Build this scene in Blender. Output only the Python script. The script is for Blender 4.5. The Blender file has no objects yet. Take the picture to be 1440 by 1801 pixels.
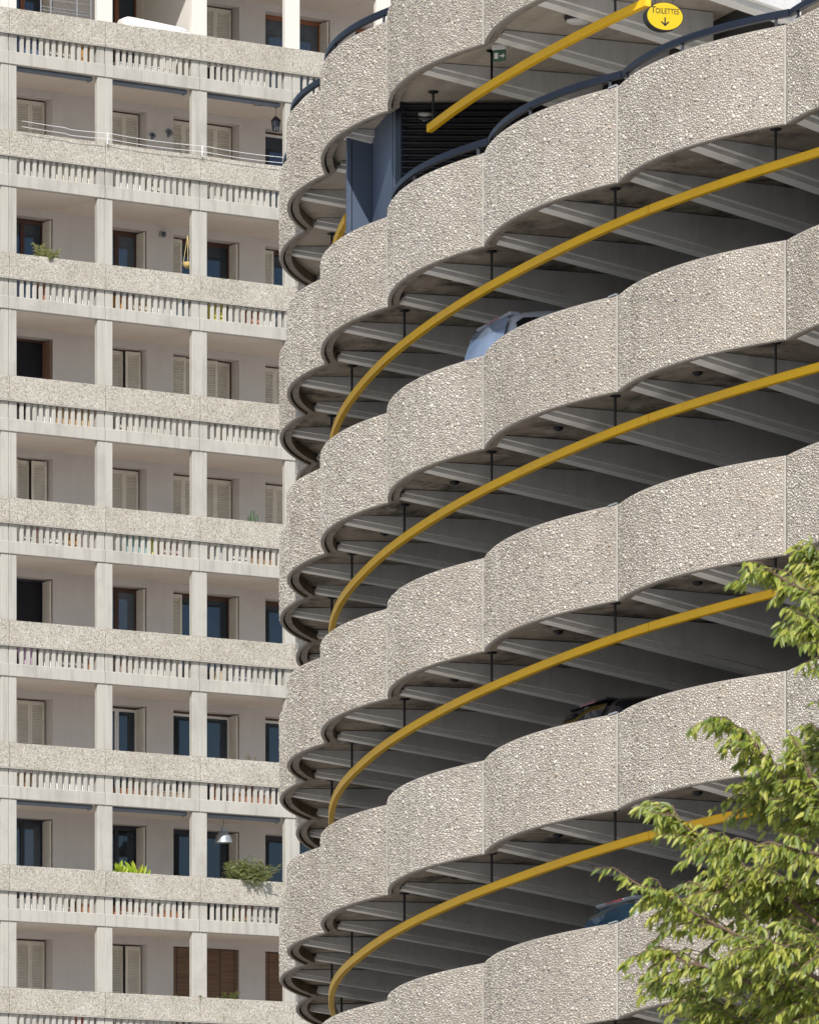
import bpy, math, random
from math import sin, cos, tan, radians, pi, sqrt, atan2, hypot
from mathutils import Vector, Matrix, Euler

# ------------------------------------------------------------------ camera, sky, sun, exposure
scene = bpy.context.scene
COL = scene.collection
F_PX, EYE, CX, HORIZON = 12726.2, 1.6, 720.0, 2700.0        # focal length in photo pixels, eye height, principal point
cam_data = bpy.data.cameras.new('camera')
cam = bpy.data.objects.new('camera', cam_data)
COL.objects.link(cam)
cam.location = (0, 0, EYE)
cam.rotation_euler = (pi / 2, 0, 0)
cam_data.sensor_fit = 'HORIZONTAL'
cam_data.sensor_width = 36.0
cam_data.lens = F_PX / 1440 * 36.0
cam_data.shift_y = (HORIZON - 900.5) / 1440
cam_data.clip_start = 1.0
cam_data.clip_end = 5000
cam_data.dof.use_dof = True
cam_data.dof.focus_distance = 108
cam_data.dof.aperture_fstop = 22
scene.camera = cam
scene.render.resolution_x, scene.render.resolution_y = 818, 1024

SUN_AZ, SUN_EL = radians(-4), radians(44)                   # azimuth 0 = from behind the camera, + = from the right
sun_vec = Vector((sin(SUN_AZ) * cos(SUN_EL), -cos(SUN_AZ) * cos(SUN_EL), sin(SUN_EL)))
world = bpy.data.worlds.new('World')
scene.world = world
world.use_nodes = True
wn, wl = world.node_tree.nodes, world.node_tree.links
wn.clear()
wo = wn.new('ShaderNodeOutputWorld')
wb = wn.new('ShaderNodeBackground')
sky = wn.new('ShaderNodeTexSky')
sky.sky_type = 'NISHITA'
sky.sun_disc = False
sky.sun_elevation = SUN_EL
sky.sun_rotation = atan2(sun_vec.x, sun_vec.y)
sky.dust_density = 1.2
wb.inputs['Strength'].default_value = 0.10
wl.new(sky.outputs[0], wb.inputs[0])
wl.new(wb.outputs[0], wo.inputs[0])
sun_data = bpy.data.lights.new('sun', 'SUN')
sun_data.energy = 4.6
sun_data.angle = radians(0.5)
sun_data.color = (1.0, 0.955, 0.895)
sun = bpy.data.objects.new('sun', sun_data)
COL.objects.link(sun)
sun.rotation_euler = sun_vec.to_track_quat('Z', 'Y').to_euler()
sun.location = (0, 0, 80)
scene.view_settings.view_transform = 'Standard'
scene.view_settings.look = 'None'
scene.view_settings.exposure = 0.35
scene.view_settings.gamma = 1.0
scene.view_settings.use_curve_mapping = False

rng = random.Random(7)

# ------------------------------------------------------------------ helpers
def at(px, py, Y):
    """world point seen at photo pixel (px, py) at depth Y"""
    return Vector(((px - CX) / F_PX * Y, Y, EYE + (HORIZON - py) / F_PX * Y))

class MB:
    def __init__(s):
        s.v, s.f = [], []
    def add(s, verts, faces):
        o = len(s.v)
        s.v.extend([tuple(p) for p in verts])
        s.f.extend([tuple(i + o for i in f) for f in faces])
        return s
    def box(s, x0, x1, y0, y1, z0, z1, bevel=0.0):
        if bevel <= 0:
            s.add([(x0, y0, z0), (x1, y0, z0), (x1, y1, z0), (x0, y1, z0), (x0, y0, z1), (x1, y0, z1), (x1, y1, z1), (x0, y1, z1)],
                  [(0, 3, 2, 1), (4, 5, 6, 7), (0, 1, 5, 4), (1, 2, 6, 5), (2, 3, 7, 6), (3, 0, 4, 7)])
        else:
            b = bevel
            ring = [(x0 + b, y0), (x1 - b, y0), (x1, y0 + b), (x1, y1 - b), (x1 - b, y1), (x0 + b, y1), (x0, y1 - b), (x0, y0 + b)]
            inn = [(x0 + b, y0 + b), (x1 - b, y0 + b), (x1 - b, y0 + b), (x1 - b, y1 - b), (x1 - b, y1 - b), (x0 + b, y1 - b), (x0 + b, y1 - b), (x0 + b, y0 + b)]
            s.loft([[(x, y, z0) for x, y in inn], [(x, y, z0 + b) for x, y in ring], [(x, y, z1 - b) for x, y in ring], [(x, y, z1) for x, y in inn]], cap=True)
        return s
    def loft(s, rings, cap=True, closed=True):
        n = len(rings[0]); o = len(s.v)
        for r in rings:
            s.v.extend([tuple(p) for p in r])
        m = n if closed else n - 1
        for i in range(len(rings) - 1):
            for j in range(m):
                a = o + i * n + j; b = o + i * n + (j + 1) % n
                s.f.append((a, b, b + n, a + n))
        if cap:
            s.f.append(tuple(o + j for j in reversed(range(n))))
            s.f.append(tuple(o + (len(rings) - 1) * n + j for j in range(n)))
        return s
    def lathe(s, prof, n=16, c=(0, 0, 0), cap=True):
        return s.loft([[(c[0] + r * cos(2 * pi * j / n), c[1] + r * sin(2 * pi * j / n), c[2] + z) for j in range(n)] for r, z in prof], cap)
    def tube(s, pts, rad, n=8):
        pts = [Vector(p) for p in pts]
        rings = []
        up = Vector((0, 0, 1))
        for i, p in enumerate(pts):
            t = (pts[min(i + 1, len(pts) - 1)] - pts[max(i - 1, 0)]).normalized()
            a = t.cross(up)
            if a.length < 1e-3: a = t.cross(Vector((1, 0, 0)))
            a.normalize(); b = t.cross(a).normalized()
            r = rad[i] if isinstance(rad, (list, tuple)) else rad
            rings.append([p + (a * cos(2 * pi * j / n) + b * sin(2 * pi * j / n)) * r for j in range(n)])
        return s.loft(rings, True)
    def mesh(s, name, smooth=False, angle=None):
        me = bpy.data.meshes.new(name)
        me.from_pydata(s.v, [], s.f)
        me.update()
        if smooth:
            me.polygons.foreach_set('use_smooth', [True] * len(me.polygons))
            if angle is not None:
                me.set_sharp_from_angle(angle=radians(angle))
        return me
    def build(s, name, mat, parent=None, smooth=False, angle=None):
        return link(name, s.mesh(name, smooth, angle), mat, parent)

def link(name, me, mat=None, parent=None, loc=None):
    o = bpy.data.objects.new(name, me)
    COL.objects.link(o)
    if mat is not None and not me.materials:
        me.materials.append(mat)
    if parent is not None:
        o.parent = parent
    if loc is not None:
        o.location = loc
    return o

def thing(name, label, cat, loc=(0, 0, 0), rotz=0, group=None):
    o = bpy.data.objects.new(name, None)
    o.empty_display_size = 0.2
    COL.objects.link(o)
    o.location = loc; o.rotation_euler = (0, 0, rotz)
    o['label'] = label; o['category'] = cat
    if group: o['group'] = group
    return o

# ------------------------------------------------------------------ materials
def new_mat(name):
    m = bpy.data.materials.new(name)
    m.use_nodes = True
    nt = m.node_tree
    b = nt.nodes['Principled BSDF']
    return m, nt, b

def N(nt, typ, **kw):
    n = nt.nodes.new(typ)
    for k, v in kw.items():
        if k in n.inputs: n.inputs[k].default_value = v
        else: setattr(n, k, v)
    return n

def ramp(nt, stops, interp='LINEAR'):
    r = nt.nodes.new('ShaderNodeValToRGB')
    r.color_ramp.interpolation = interp
    el = r.color_ramp.elements
    while len(el) < len(stops): el.new(0.5)
    for e, (p, c) in zip(el, stops):
        e.position = p
        e.color = (*c, 1) if len(c) == 3 else c
    return r

def mix(nt, a, b, fac, blend='MIX'):
    m = nt.nodes.new('ShaderNodeMix')
    m.data_type = 'RGBA'; m.blend_type = blend
    for sock, val in ((m.inputs[0], fac), (m.inputs[6], a), (m.inputs[7], b)):
        if hasattr(val, 'is_output'): nt.links.new(val, sock)
        elif isinstance(val, (int, float)): sock.default_value = val
        else: sock.default_value = (*val, 1)
    return m.outputs[2]

def plain(name, col, rough=0.6, var=0.12, scale=6.0, metallic=0.0, bump=0.0, spec=None):
    m, nt, b = new_mat(name)
    g = N(nt, 'ShaderNodeNewGeometry')
    nz = N(nt, 'ShaderNodeTexNoise', Scale=scale, Detail=5.0, Roughness=0.6)
    nt.links.new(g.outputs['Position'], nz.inputs['Vector'])
    r = ramp(nt, [(0.3, tuple(c * (1 - var) for c in col)), (0.7, tuple(min(1, c * (1 + var)) for c in col))])
    nt.links.new(nz.outputs['Fac'], r.inputs[0])
    nt.links.new(r.outputs[0], b.inputs['Base Color'])
    b.inputs['Roughness'].default_value = rough
    b.inputs['Metallic'].default_value = metallic
    if spec is not None: b.inputs['Specular IOR Level'].default_value = spec
    if bump:
        bp = N(nt, 'ShaderNodeBump', Strength=bump, Distance=0.01)
        nt.links.new(nz.outputs['Fac'], bp.inputs['Height'])
        nt.links.new(bp.outputs[0], b.inputs['Normal'])
    return m

def concrete(name, col, dark, var=0.16, streak=0.35, blotch=0.5, rough=0.85, light=None, bump=0.35, grime_scale=0.9, hard=False):
    m, nt, b = new_mat(name)
    g = N(nt, 'ShaderNodeNewGeometry')
    big = N(nt, 'ShaderNodeTexNoise', Scale=grime_scale, Detail=6.0, Roughness=0.65)
    fine = N(nt, 'ShaderNodeTexNoise', Scale=45.0, Detail=4.0, Roughness=0.7)
    mp = N(nt, 'ShaderNodeMapping'); mp.inputs['Scale'].default_value = (7, 7, 0.45)
    st = N(nt, 'ShaderNodeTexNoise', Scale=1.0, Detail=4.0, Roughness=0.6)
    nt.links.new(g.outputs['Position'], big.inputs['Vector'])
    nt.links.new(g.outputs['Position'], fine.inputs['Vector'])
    nt.links.new(g.outputs['Position'], mp.inputs['Vector'])
    nt.links.new(mp.outputs[0], st.inputs['Vector'])
    c0 = ramp(nt, [(0.25, tuple(c * (1 - var) for c in col)), (0.75, tuple(min(1, c * (1 + var)) for c in col))])
    nt.links.new(fine.outputs['Fac'], c0.inputs[0])
    s1 = ramp(nt, [(0.48, (0, 0, 0)), (0.72, (streak,) * 3)])
    nt.links.new(st.outputs['Fac'], s1.inputs[0])
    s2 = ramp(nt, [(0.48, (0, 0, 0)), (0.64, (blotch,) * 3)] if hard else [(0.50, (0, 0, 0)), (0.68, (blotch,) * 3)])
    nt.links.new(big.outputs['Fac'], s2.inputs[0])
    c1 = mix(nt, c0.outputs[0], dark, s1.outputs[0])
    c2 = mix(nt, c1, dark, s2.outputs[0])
    if light:
        big2 = N(nt, 'ShaderNodeTexNoise', Scale=2.3, Detail=7.0, Roughness=0.7)
        mp2 = N(nt, 'ShaderNodeMapping'); mp2.inputs['Location'].default_value = (31, 7, 3)
        nt.links.new(g.outputs['Position'], mp2.inputs['Vector']); nt.links.new(mp2.outputs[0], big2.inputs['Vector'])
        s3 = ramp(nt, [(0.56, (0, 0, 0)), (0.64, (0.6,) * 3)])
        nt.links.new(big2.outputs['Fac'], s3.inputs[0])
        c2 = mix(nt, c2, light, s3.outputs[0])
    nt.links.new(c2, b.inputs['Base Color'])
    b.inputs['Roughness'].default_value = rough
    bp = N(nt, 'ShaderNodeBump', Strength=bump, Distance=0.006)
    nt.links.new(fine.outputs['Fac'], bp.inputs['Height'])
    nt.links.new(bp.outputs[0], b.inputs['Normal'])
    return m

def glass_mat(name, tint, rough=0.03, spec=1.0):
    m, nt, b = new_mat(name)
    g = N(nt, 'ShaderNodeNewGeometry')
    nz = N(nt, 'ShaderNodeTexNoise', Scale=1.2, Detail=2.0)
    nt.links.new(g.outputs['Position'], nz.inputs['Vector'])
    r = ramp(nt, [(0.35, tuple(c * .5 for c in tint)), (0.7, tint)])
    nt.links.new(nz.outputs['Fac'], r.inputs[0]); nt.links.new(r.outputs[0], b.inputs['Base Color'])
    bp = N(nt, 'ShaderNodeBump', Strength=0.04, Distance=0.02)
    nt.links.new(nz.outputs['Fac'], bp.inputs['Height']); nt.links.new(bp.outputs[0], b.inputs['Normal'])
    b.inputs['Roughness'].default_value = rough
    b.inputs['IOR'].default_value = 1.85
    b.inputs['Specular Tint'].default_value = (0.55, 0.74, 1.0, 1)
    b.inputs['Specular IOR Level'].default_value = spec * 0.5
    return m

def pebble_mat(name):
    m, nt, b = new_mat(name)
    g = N(nt, 'ShaderNodeNewGeometry')
    r = ramp(nt, [(0.0, (0.58, 0.545, 0.48)), (0.16, (0.65, 0.615, 0.55)), (0.34, (0.51, 0.475, 0.41)), (0.50, (0.69, 0.66, 0.60)),
                  (0.64, (0.43, 0.40, 0.35)), (0.74, (0.60, 0.58, 0.54)), (0.84, (0.50, 0.43, 0.36)), (0.90, (0.34, 0.335, 0.33)),
                  (0.94, (0.58, 0.50, 0.42)), (0.975, (0.27, 0.23, 0.19)), (1.0, (0.80, 0.78, 0.72))], 'CONSTANT')
    nt.links.new(g.outputs['Random Per Island'], r.inputs[0])
    nz = N(nt, 'ShaderNodeTexNoise', Scale=1.3, Detail=5.0, Roughness=0.65)
    nt.links.new(g.outputs['Position'], nz.inputs['Vector'])
    r2 = ramp(nt, [(0.3, (0.74, 0.72, 0.69)), (0.65, (0.95, 0.945, 0.935))])
    nt.links.new(nz.outputs['Fac'], r2.inputs[0])
    c = mix(nt, r.outputs[0], r2.outputs[0], 1.0, 'MULTIPLY')
    mp = N(nt, 'ShaderNodeMapping'); mp.inputs['Scale'].default_value = (5, 5, 0.55)
    sk = N(nt, 'ShaderNodeTexNoise', Scale=1.0, Detail=5.0, Roughness=0.7)
    nt.links.new(g.outputs['Position'], mp.inputs['Vector']); nt.links.new(mp.outputs[0], sk.inputs['Vector'])
    rs = ramp(nt, [(0.48, (1, 1, 1)), (0.74, (0.80, 0.78, 0.755))]); nt.links.new(sk.outputs['Fac'], rs.inputs[0])
    c = mix(nt, c, rs.outputs[0], 1.0, 'MULTIPLY')
    lm = N(nt, 'ShaderNodeTexNoise', Scale=0.8, Detail=8.0, Roughness=0.75)
    mp3 = N(nt, 'ShaderNodeMapping'); mp3.inputs['Location'].default_value = (13, 4, 9)
    nt.links.new(g.outputs['Position'], mp3.inputs['Vector']); nt.links.new(mp3.outputs[0], lm.inputs['Vector'])
    rl = ramp(nt, [(0.64, (0, 0, 0)), (0.74, (0.55, 0.55, 0.55))]); nt.links.new(lm.outputs['Fac'], rl.inputs[0])
    c = mix(nt, c, (0.66, 0.66, 0.66), rl.outputs[0])
    oi = N(nt, 'ShaderNodeObjectInfo')
    rb = ramp(nt, [(0.0, (0.90, 0.885, 0.87)), (0.5, (1.0, 0.985, 0.965)), (1.0, (1.0, 1.0, 1.0))]); nt.links.new(oi.outputs['Random'], rb.inputs[0])
    c = mix(nt, c, rb.outputs[0], 1.0, 'MULTIPLY')
    nf = N(nt, 'ShaderNodeTexNoise', Scale=90.0, Detail=2.0)
    nt.links.new(g.outputs['Position'], nf.inputs['Vector'])
    bp = N(nt, 'ShaderNodeBump', Strength=0.3, Distance=0.004)
    nt.links.new(nf.outputs['Fac'], bp.inputs['Height']); nt.links.new(bp.outputs[0], b.inputs['Normal'])
    nt.links.new(c, b.inputs['Base Color'])
    b.inputs['Roughness'].default_value = 0.7
    return m

def aggregate_mat(name):
    """fine exposed aggregate of the far flats: stones of 2 to 4 cm, too small to build"""
    m, nt, b = new_mat(name)
    g = N(nt, 'ShaderNodeNewGeometry')
    vo = N(nt, 'ShaderNodeTexVoronoi', Scale=42.0)
    ve = N(nt, 'ShaderNodeTexVoronoi', Scale=42.0); ve.feature = 'DISTANCE_TO_EDGE'
    nt.links.new(g.outputs['Position'], vo.inputs['Vector']); nt.links.new(g.outputs['Position'], ve.inputs['Vector'])
    sep = N(nt, 'ShaderNodeSeparateColor'); nt.links.new(vo.outputs['Color'], sep.inputs[0])
    r = ramp(nt, [(0.0, (0.65, 0.62, 0.55)), (0.22, (0.80, 0.775, 0.71)), (0.42, (0.57, 0.54, 0.475)), (0.58, (0.74, 0.715, 0.655)),
                  (0.76, (0.46, 0.43, 0.37)), (0.83, (0.66, 0.57, 0.47)), (0.90, (0.32, 0.30, 0.265)), (0.95, (0.85, 0.82, 0.74))], 'CONSTANT')
    nt.links.new(sep.outputs[0], r.inputs[0])
    e = ramp(nt, [(0.03, (0.62, 0.60, 0.55)), (0.15, (1, 1, 1))])
    nt.links.new(ve.outputs['Distance'], e.inputs[0])
    c = mix(nt, r.outputs[0], e.outputs[0], 1.0, 'MULTIPLY')
    nz = N(nt, 'ShaderNodeTexNoise', Scale=1.1, Detail=6.0, Roughness=0.7)
    nt.links.new(g.outputs['Position'], nz.inputs['Vector'])
    r2 = ramp(nt, [(0.35, (0.84, 0.83, 0.80)), (0.62, (1, 1, 1))]); nt.links.new(nz.outputs['Fac'], r2.inputs[0])
    c = mix(nt, c, r2.outputs[0], 1.0, 'MULTIPLY')
    nt.links.new(c, b.inputs['Base Color'])
    h = ramp(nt, [(0.0, (0, 0, 0)), (0.3, (1, 1, 1))]); nt.links.new(ve.outputs['Distance'], h.inputs[0])
    bp = N(nt, 'ShaderNodeBump', Strength=0.8, Distance=0.018)
    nt.links.new(h.outputs[0], bp.inputs['Height']); nt.links.new(bp.outputs[0], b.inputs['Normal'])
    b.inputs['Roughness'].default_value = 0.8
    return m

def leaf_mat(name, c1, c2, c3, trans=0.35):
    m, nt, b = new_mat(name)
    g = N(nt, 'ShaderNodeNewGeometry'); oi = N(nt, 'ShaderNodeObjectInfo')
    add = N(nt, 'ShaderNodeMath', operation='ADD'); fr = N(nt, 'ShaderNodeMath', operation='FRACT')
    nt.links.new(g.outputs['Random Per Island'], add.inputs[0]); nt.links.new(oi.outputs['Random'], add.inputs[1]); nt.links.new(add.outputs[0], fr.inputs[0])
    r = ramp(nt, [(0.0, c1), (0.5, c2), (1.0, c3)]); nt.links.new(fr.outputs[0], r.inputs[0])
    nt.links.new(r.outputs[0], b.inputs['Base Color'])
    b.inputs['Roughness'].default_value = 0.45
    t = N(nt, 'ShaderNodeBsdfTranslucent')
    br = mix(nt, r.outputs[0], (1.0, 1.0, 0.35), 0.35, 'MIX')
    nt.links.new(br, t.inputs[0])
    ms = N(nt, 'ShaderNodeMixShader'); ms.inputs[0].default_value = trans
    out = nt.nodes['Material Output']
    nt.links.new(b.outputs[0], ms.inputs[1]); nt.links.new(t.outputs[0], ms.inputs[2]); nt.links.new(ms.outputs[0], out.inputs[0])
    return m

M = {}
M['pebble'] = pebble_mat('river_pebbles')
M['matrix'] = plain('pebble_matrix', (0.275, 0.25, 0.22), 0.95, 0.2, 30, bump=0.3)
M['strip'] = concrete('joint_strip_mortar', (0.44, 0.42, 0.385), (0.27, 0.255, 0.23), var=0.1)
M['panel_edge'] = concrete('panel_edge_concrete', (0.46, 0.44, 0.40), (0.22, 0.20, 0.18))
M['agg'] = aggregate_mat('fine_aggregate')
M['facade'] = concrete('facade_concrete', (0.41, 0.395, 0.355), (0.23, 0.22, 0.195), var=0.08, streak=0.5, blotch=0.4)
M['facade_white'] = concrete('facade_white_paint', (0.62, 0.60, 0.55), (0.6, 0.57, 0.5), var=0.04, streak=0.12, blotch=0.12)
M['wall'] = concrete('balcony_render', (0.62, 0.595, 0.58), (0.47, 0.44, 0.42), var=0.05, streak=0.15, blotch=0.3)
M['ceiling'] = concrete('balcony_ceiling', (0.66, 0.595, 0.53), (0.54, 0.47, 0.41), var=0.04, streak=0.0, blotch=0.3)
M['floor_tile'] = plain('balcony_floor', (0.52, 0.45, 0.39), 0.8, 0.15, 5)
M['shutter'] = plain('shutter_paint', (0.72, 0.68, 0.61), 0.6, 0.08, 3)
M['shutter_brown'] = plain('shutter_brown_paint', (0.20, 0.12, 0.08), 0.6, 0.12, 3)
M['wood'] = plain('window_wood', (0.075, 0.030, 0.020), 0.5, 0.25, 12)
M['wood_orange'] = plain('window_wood_orange', (0.26, 0.10, 0.045), 0.5, 0.2, 12)
M['navy'] = plain('window_navy_paint', (0.018, 0.02, 0.035), 0.4, 0.2, 8)
M['white_frame'] = plain('white_window_frame', (0.75, 0.75, 0.74), 0.5, 0.05, 8)
M['pane'] = glass_mat('window_glass', (0.03, 0.034, 0.042))
M['pane_curtain'] = glass_mat('curtained_glass', (0.10, 0.11, 0.125))
M['void'] = plain('dark_room', (0.012, 0.012, 0.018), 0.9, 0.3, 1)
M['bamboo'] = None
M['awning'] = plain('awning_cassette_paint', (0.13, 0.15, 0.19), 0.45, 0.12, 4)
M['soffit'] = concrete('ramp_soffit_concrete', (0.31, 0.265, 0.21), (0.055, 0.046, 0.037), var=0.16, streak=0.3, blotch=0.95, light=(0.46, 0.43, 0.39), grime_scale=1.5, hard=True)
M['edge'] = concrete('ramp_edge_concrete', (0.27, 0.235, 0.20), (0.08, 0.07, 0.06), var=0.2, streak=0.5, blotch=0.6, grime_scale=3.0)
M['rib'] = concrete('ramp_rib_paint', (0.47, 0.475, 0.48), (0.27, 0.265, 0.26), var=0.06, streak=0.3, blotch=0.45)
M['rib_under_lit'] = concrete('ramp_rib_underside_lit', (0.82, 0.82, 0.80), (0.64, 0.63, 0.60), var=0.04, streak=0.0, blotch=0.3)  # lighter copy of the rib colour: bounce light painted onto downward faces
M['deck'] = concrete('ramp_deck', (0.17, 0.17, 0.17), (0.10, 0.10, 0.10), var=0.1, streak=0.0, blotch=0.5)
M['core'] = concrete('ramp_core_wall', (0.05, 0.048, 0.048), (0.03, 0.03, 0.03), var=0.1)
M['yellow'] = concrete('yellow_paint', (0.93, 0.54, 0.008), (0.70, 0.40, 0.04), var=0.06, streak=0.15, blotch=0.35, rough=0.45, bump=0.08, grime_scale=1.6)
M['black_metal'] = plain('black_metal', (0.012, 0.013, 0.018), 0.5, 0.2, 9)
M['blue'] = plain('blue_metal_paint', (0.006, 0.009, 0.020), 0.45, 0.12, 2.5)
M['blue_pale'] = plain('blue_panel_paint', (0.075, 0.10, 0.15), 0.5, 0.08, 1.5)
M['louvre'] = plain('louvre_metal', (0.016, 0.018, 0.026), 0.5, 0.2, 3)
M['white_wall'] = plain('white_render', (0.80, 0.81, 0.83), 0.8, 0.03, 1.5)
M['galv'] = plain('galvanised_steel', (0.30, 0.32, 0.34), 0.45, 0.15, 14, metallic=0.4)
M['white_plastic'] = plain('white_plastic', (0.78, 0.78, 0.77), 0.4, 0.03, 5)
M['sign_yellow'] = plain('sign_yellow', (0.54, 0.385, 0.003), 0.4, 0.03, 5)
M['sign_black'] = plain('sign_black', (0.012, 0.012, 0.012), 0.5, 0.1, 5)
M['green_sign'] = plain('exit_sign_green', (0.07, 0.14, 0.10), 0.3, 0.1, 5)
M['terracotta'] = plain('terracotta', (0.42, 0.17, 0.09), 0.85, 0.15, 20, bump=0.2)
M['car_white'] = plain('car_paint_silver_blue', (0.38, 0.41, 0.46), 0.25, 0.04, 1, spec=0.7)
M['car_black'] = plain('car_paint_black', (0.010, 0.010, 0.012), 0.2, 0.1, 1, spec=0.8)
M['car_grey'] = plain('car_paint_grey', (0.40, 0.43, 0.48), 0.25, 0.04, 1, spec=0.7)
M['car_glass'] = glass_mat('car_glass', (0.012, 0.014, 0.018), 0.02, 1.3)
M['car_glass_sky'] = glass_mat('car_glass_sky', (0.26, 0.32, 0.42), 0.05, 1.3)  # sky reflection painted into the pale blue base colour
M['car_glass_blue'] = glass_mat('car_glass_blue', (0.010, 0.028, 0.050), 0.05, 1.3)
M['tyre'] = plain('tyre_rubber', (0.02, 0.02, 0.02), 0.9, 0.1, 20)
M['red_lens'] = plain('red_lens', (0.20, 0.005, 0.008), 0.2, 0.1, 20, spec=0.8)
M['bark'] = plain('bark', (0.13, 0.085, 0.06), 0.9, 0.35, 25, bump=0.6)
M['tree_leaf'] = leaf_mat('tree_leaf', (0.07, 0.12, 0.018), (0.20, 0.25, 0.03), (0.38, 0.38, 0.065))
M['oleander'] = leaf_mat('oleander_leaf', (0.16, 0.20, 0.08), (0.22, 0.25, 0.11), (0.30, 0.31, 0.15), 0.25)
M['bright_leaf'] = leaf_mat('bright_leaf', (0.20, 0.33, 0.02), (0.30, 0.42, 0.025), (0.42, 0.46, 0.04), 0.4)
M['dark_leaf'] = leaf_mat('dark_leaf', (0.05, 0.09, 0.02), (0.08, 0.13, 0.03), (0.12, 0.16, 0.04), 0.25)
M['pale_leaf'] = leaf_mat('pale_leaf', (0.30, 0.33, 0.16), (0.42, 0.43, 0.24), (0.22, 0.27, 0.10), 0.25)
M['dry_leaf'] = leaf_mat('dry_leaf', (0.30, 0.13, 0.06), (0.22, 0.10, 0.05), (0.35, 0.20, 0.09), 0.2)
M['cactus'] = plain('cactus_skin', (0.05, 0.075, 0.04), 0.7, 0.2, 30)

def bamboo_mat():
    m, nt, b = new_mat('bamboo_blind')
    tc = N(nt, 'ShaderNodeTexCoord')
    mp = N(nt, 'ShaderNodeMapping'); mp.inputs['Scale'].default_value = (1.5, 1, 60)
    nz = N(nt, 'ShaderNodeTexNoise', Scale=1.0, Detail=3.0)
    nt.links.new(tc.outputs['Object'], mp.inputs['Vector']); nt.links.new(mp.outputs[0], nz.inputs['Vector'])
    r = ramp(nt, [(0.3, (0.09, 0.05, 0.03)), (0.7, (0.22, 0.13, 0.08))])
    nt.links.new(nz.outputs['Fac'], r.inputs[0]); nt.links.new(r.outputs[0], b.inputs['Base Color'])
    b.inputs['Roughness'].default_value = 0.8
    return m
M['bamboo'] = bamboo_mat()
_cloth = {}
def cloth(col):
    k = tuple(round(c, 3) for c in col)
    if k not in _cloth:
        _cloth[k] = plain('painted_%d' % len(_cloth), col, 0.6, 0.1, 7)
    return _cloth[k]

# ------------------------------------------------------------------ ground
g = MB(); S = 1500
g.add([(-S, -S, 0), (S, -S, 0), (S, S, 0), (-S, S, 0)], [(0, 1, 2, 3)])
ground = g.build('ground', concrete('paving', (0.40, 0.38, 0.35), (0.30, 0.28, 0.26), grime_scale=0.05))
ground['kind'] = 'structure'

# ================================================================== apartment building
B0 = Vector((-9.126, 165.27, 0)); BANG = atan2(3.04, 4.272)
UX, UY = cos(BANG), sin(BANG)
BAY, STOREY, TOP0, DEPTH, RECESS = 2.6216, 2.8, 36.50, 2.3, 0.34
def u_of(px, d):
    c = (px - CX) / F_PX
    return (c * (B0.y + d * UX) - B0.x + d * UY) / (UX - c * UY)
def bworld(u, d, z):
    return Vector((B0.x + u * UX - d * UY, B0.y + u * UY + d * UX, z))
def z_of(py, u, d):
    return EYE + (HORIZON - py) * (B0.y + u * UY + d * UX) / F_PX
def bthing(name, label, cat, u, d, z, group=None, rot=0):
    return thing(name, label, cat, bworld(u, d, z), BANG + rot, group)

flats = thing('apartment_building', 'pale concrete apartment block with stacked balconies behind the parking ramp', 'building', B0, BANG)
BAYS = range(-1, 5)
ROWS = range(-2, 12)
# shared meshes
PW = BAY - 0.016
me_parapet = MB().box(0.008, 0.008 + PW, 0, 0.13, -0.565, 0, 0.008).mesh('parapet_panel'); me_parapet.materials.append(M['agg'])
me_lip = MB().box(0.006, 0.006 + PW, -0.012, 0.2, -0.587, -0.567).mesh('parapet_sill'); me_lip.materials.append(M['facade'])
me_beam = MB().box(0.006, 0.006 + PW, 0.012, 0.17, -1.28, -0.985, 0.012).mesh('edge_beam'); me_beam.materials.append(M['facade'])
me_pil = MB().box(0, 0.21, 0.05, 0.17, -0.986, -0.589, 0.006).mesh('pilaster'); me_pil.materials.append(M['facade'])
bal = MB()
bal.loft([[(0.012, 0.055, z), (0.088, 0.055, z), (0.088, 0.105, z), (0.0, 0.105, z), (0.0, 0.07, z)] for z in (-0.986, -0.589)])
me_bal = bal.mesh('baluster'); me_bal.materials.append(M['facade'])
me_col = MB().box(0, 0.205, 0.04, 0.17, -2.797, -1.282, 0.008).mesh('column'); me_col.materials.append(M['facade'])
me_colw = me_col.copy(); me_colw.materials.clear(); me_colw.materials.append(M['facade_white'])
me_slab = MB().box(0.004, BAY - 0.004, 0.172, DEPTH + 0.9, -1.25, -1.06).mesh('floor_slab'); me_slab.materials.append(M['ceiling'])
NB = 12
B_U0, B_U1 = 0.25, BAY - 0.25
bal_u = [B_U0 + 0.07 + (B_U1 - B_U0 - 0.215) * i / (NB - 1) for i in range(NB)]
bal_all = MB()
for u in bal_u:
    bal_all.add([(x + u, y, z) for x, y, z in bal.v], bal.f)
me_bal_all = bal_all.mesh('baluster_row'); me_bal_all.materials.append(M['facade'])

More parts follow.
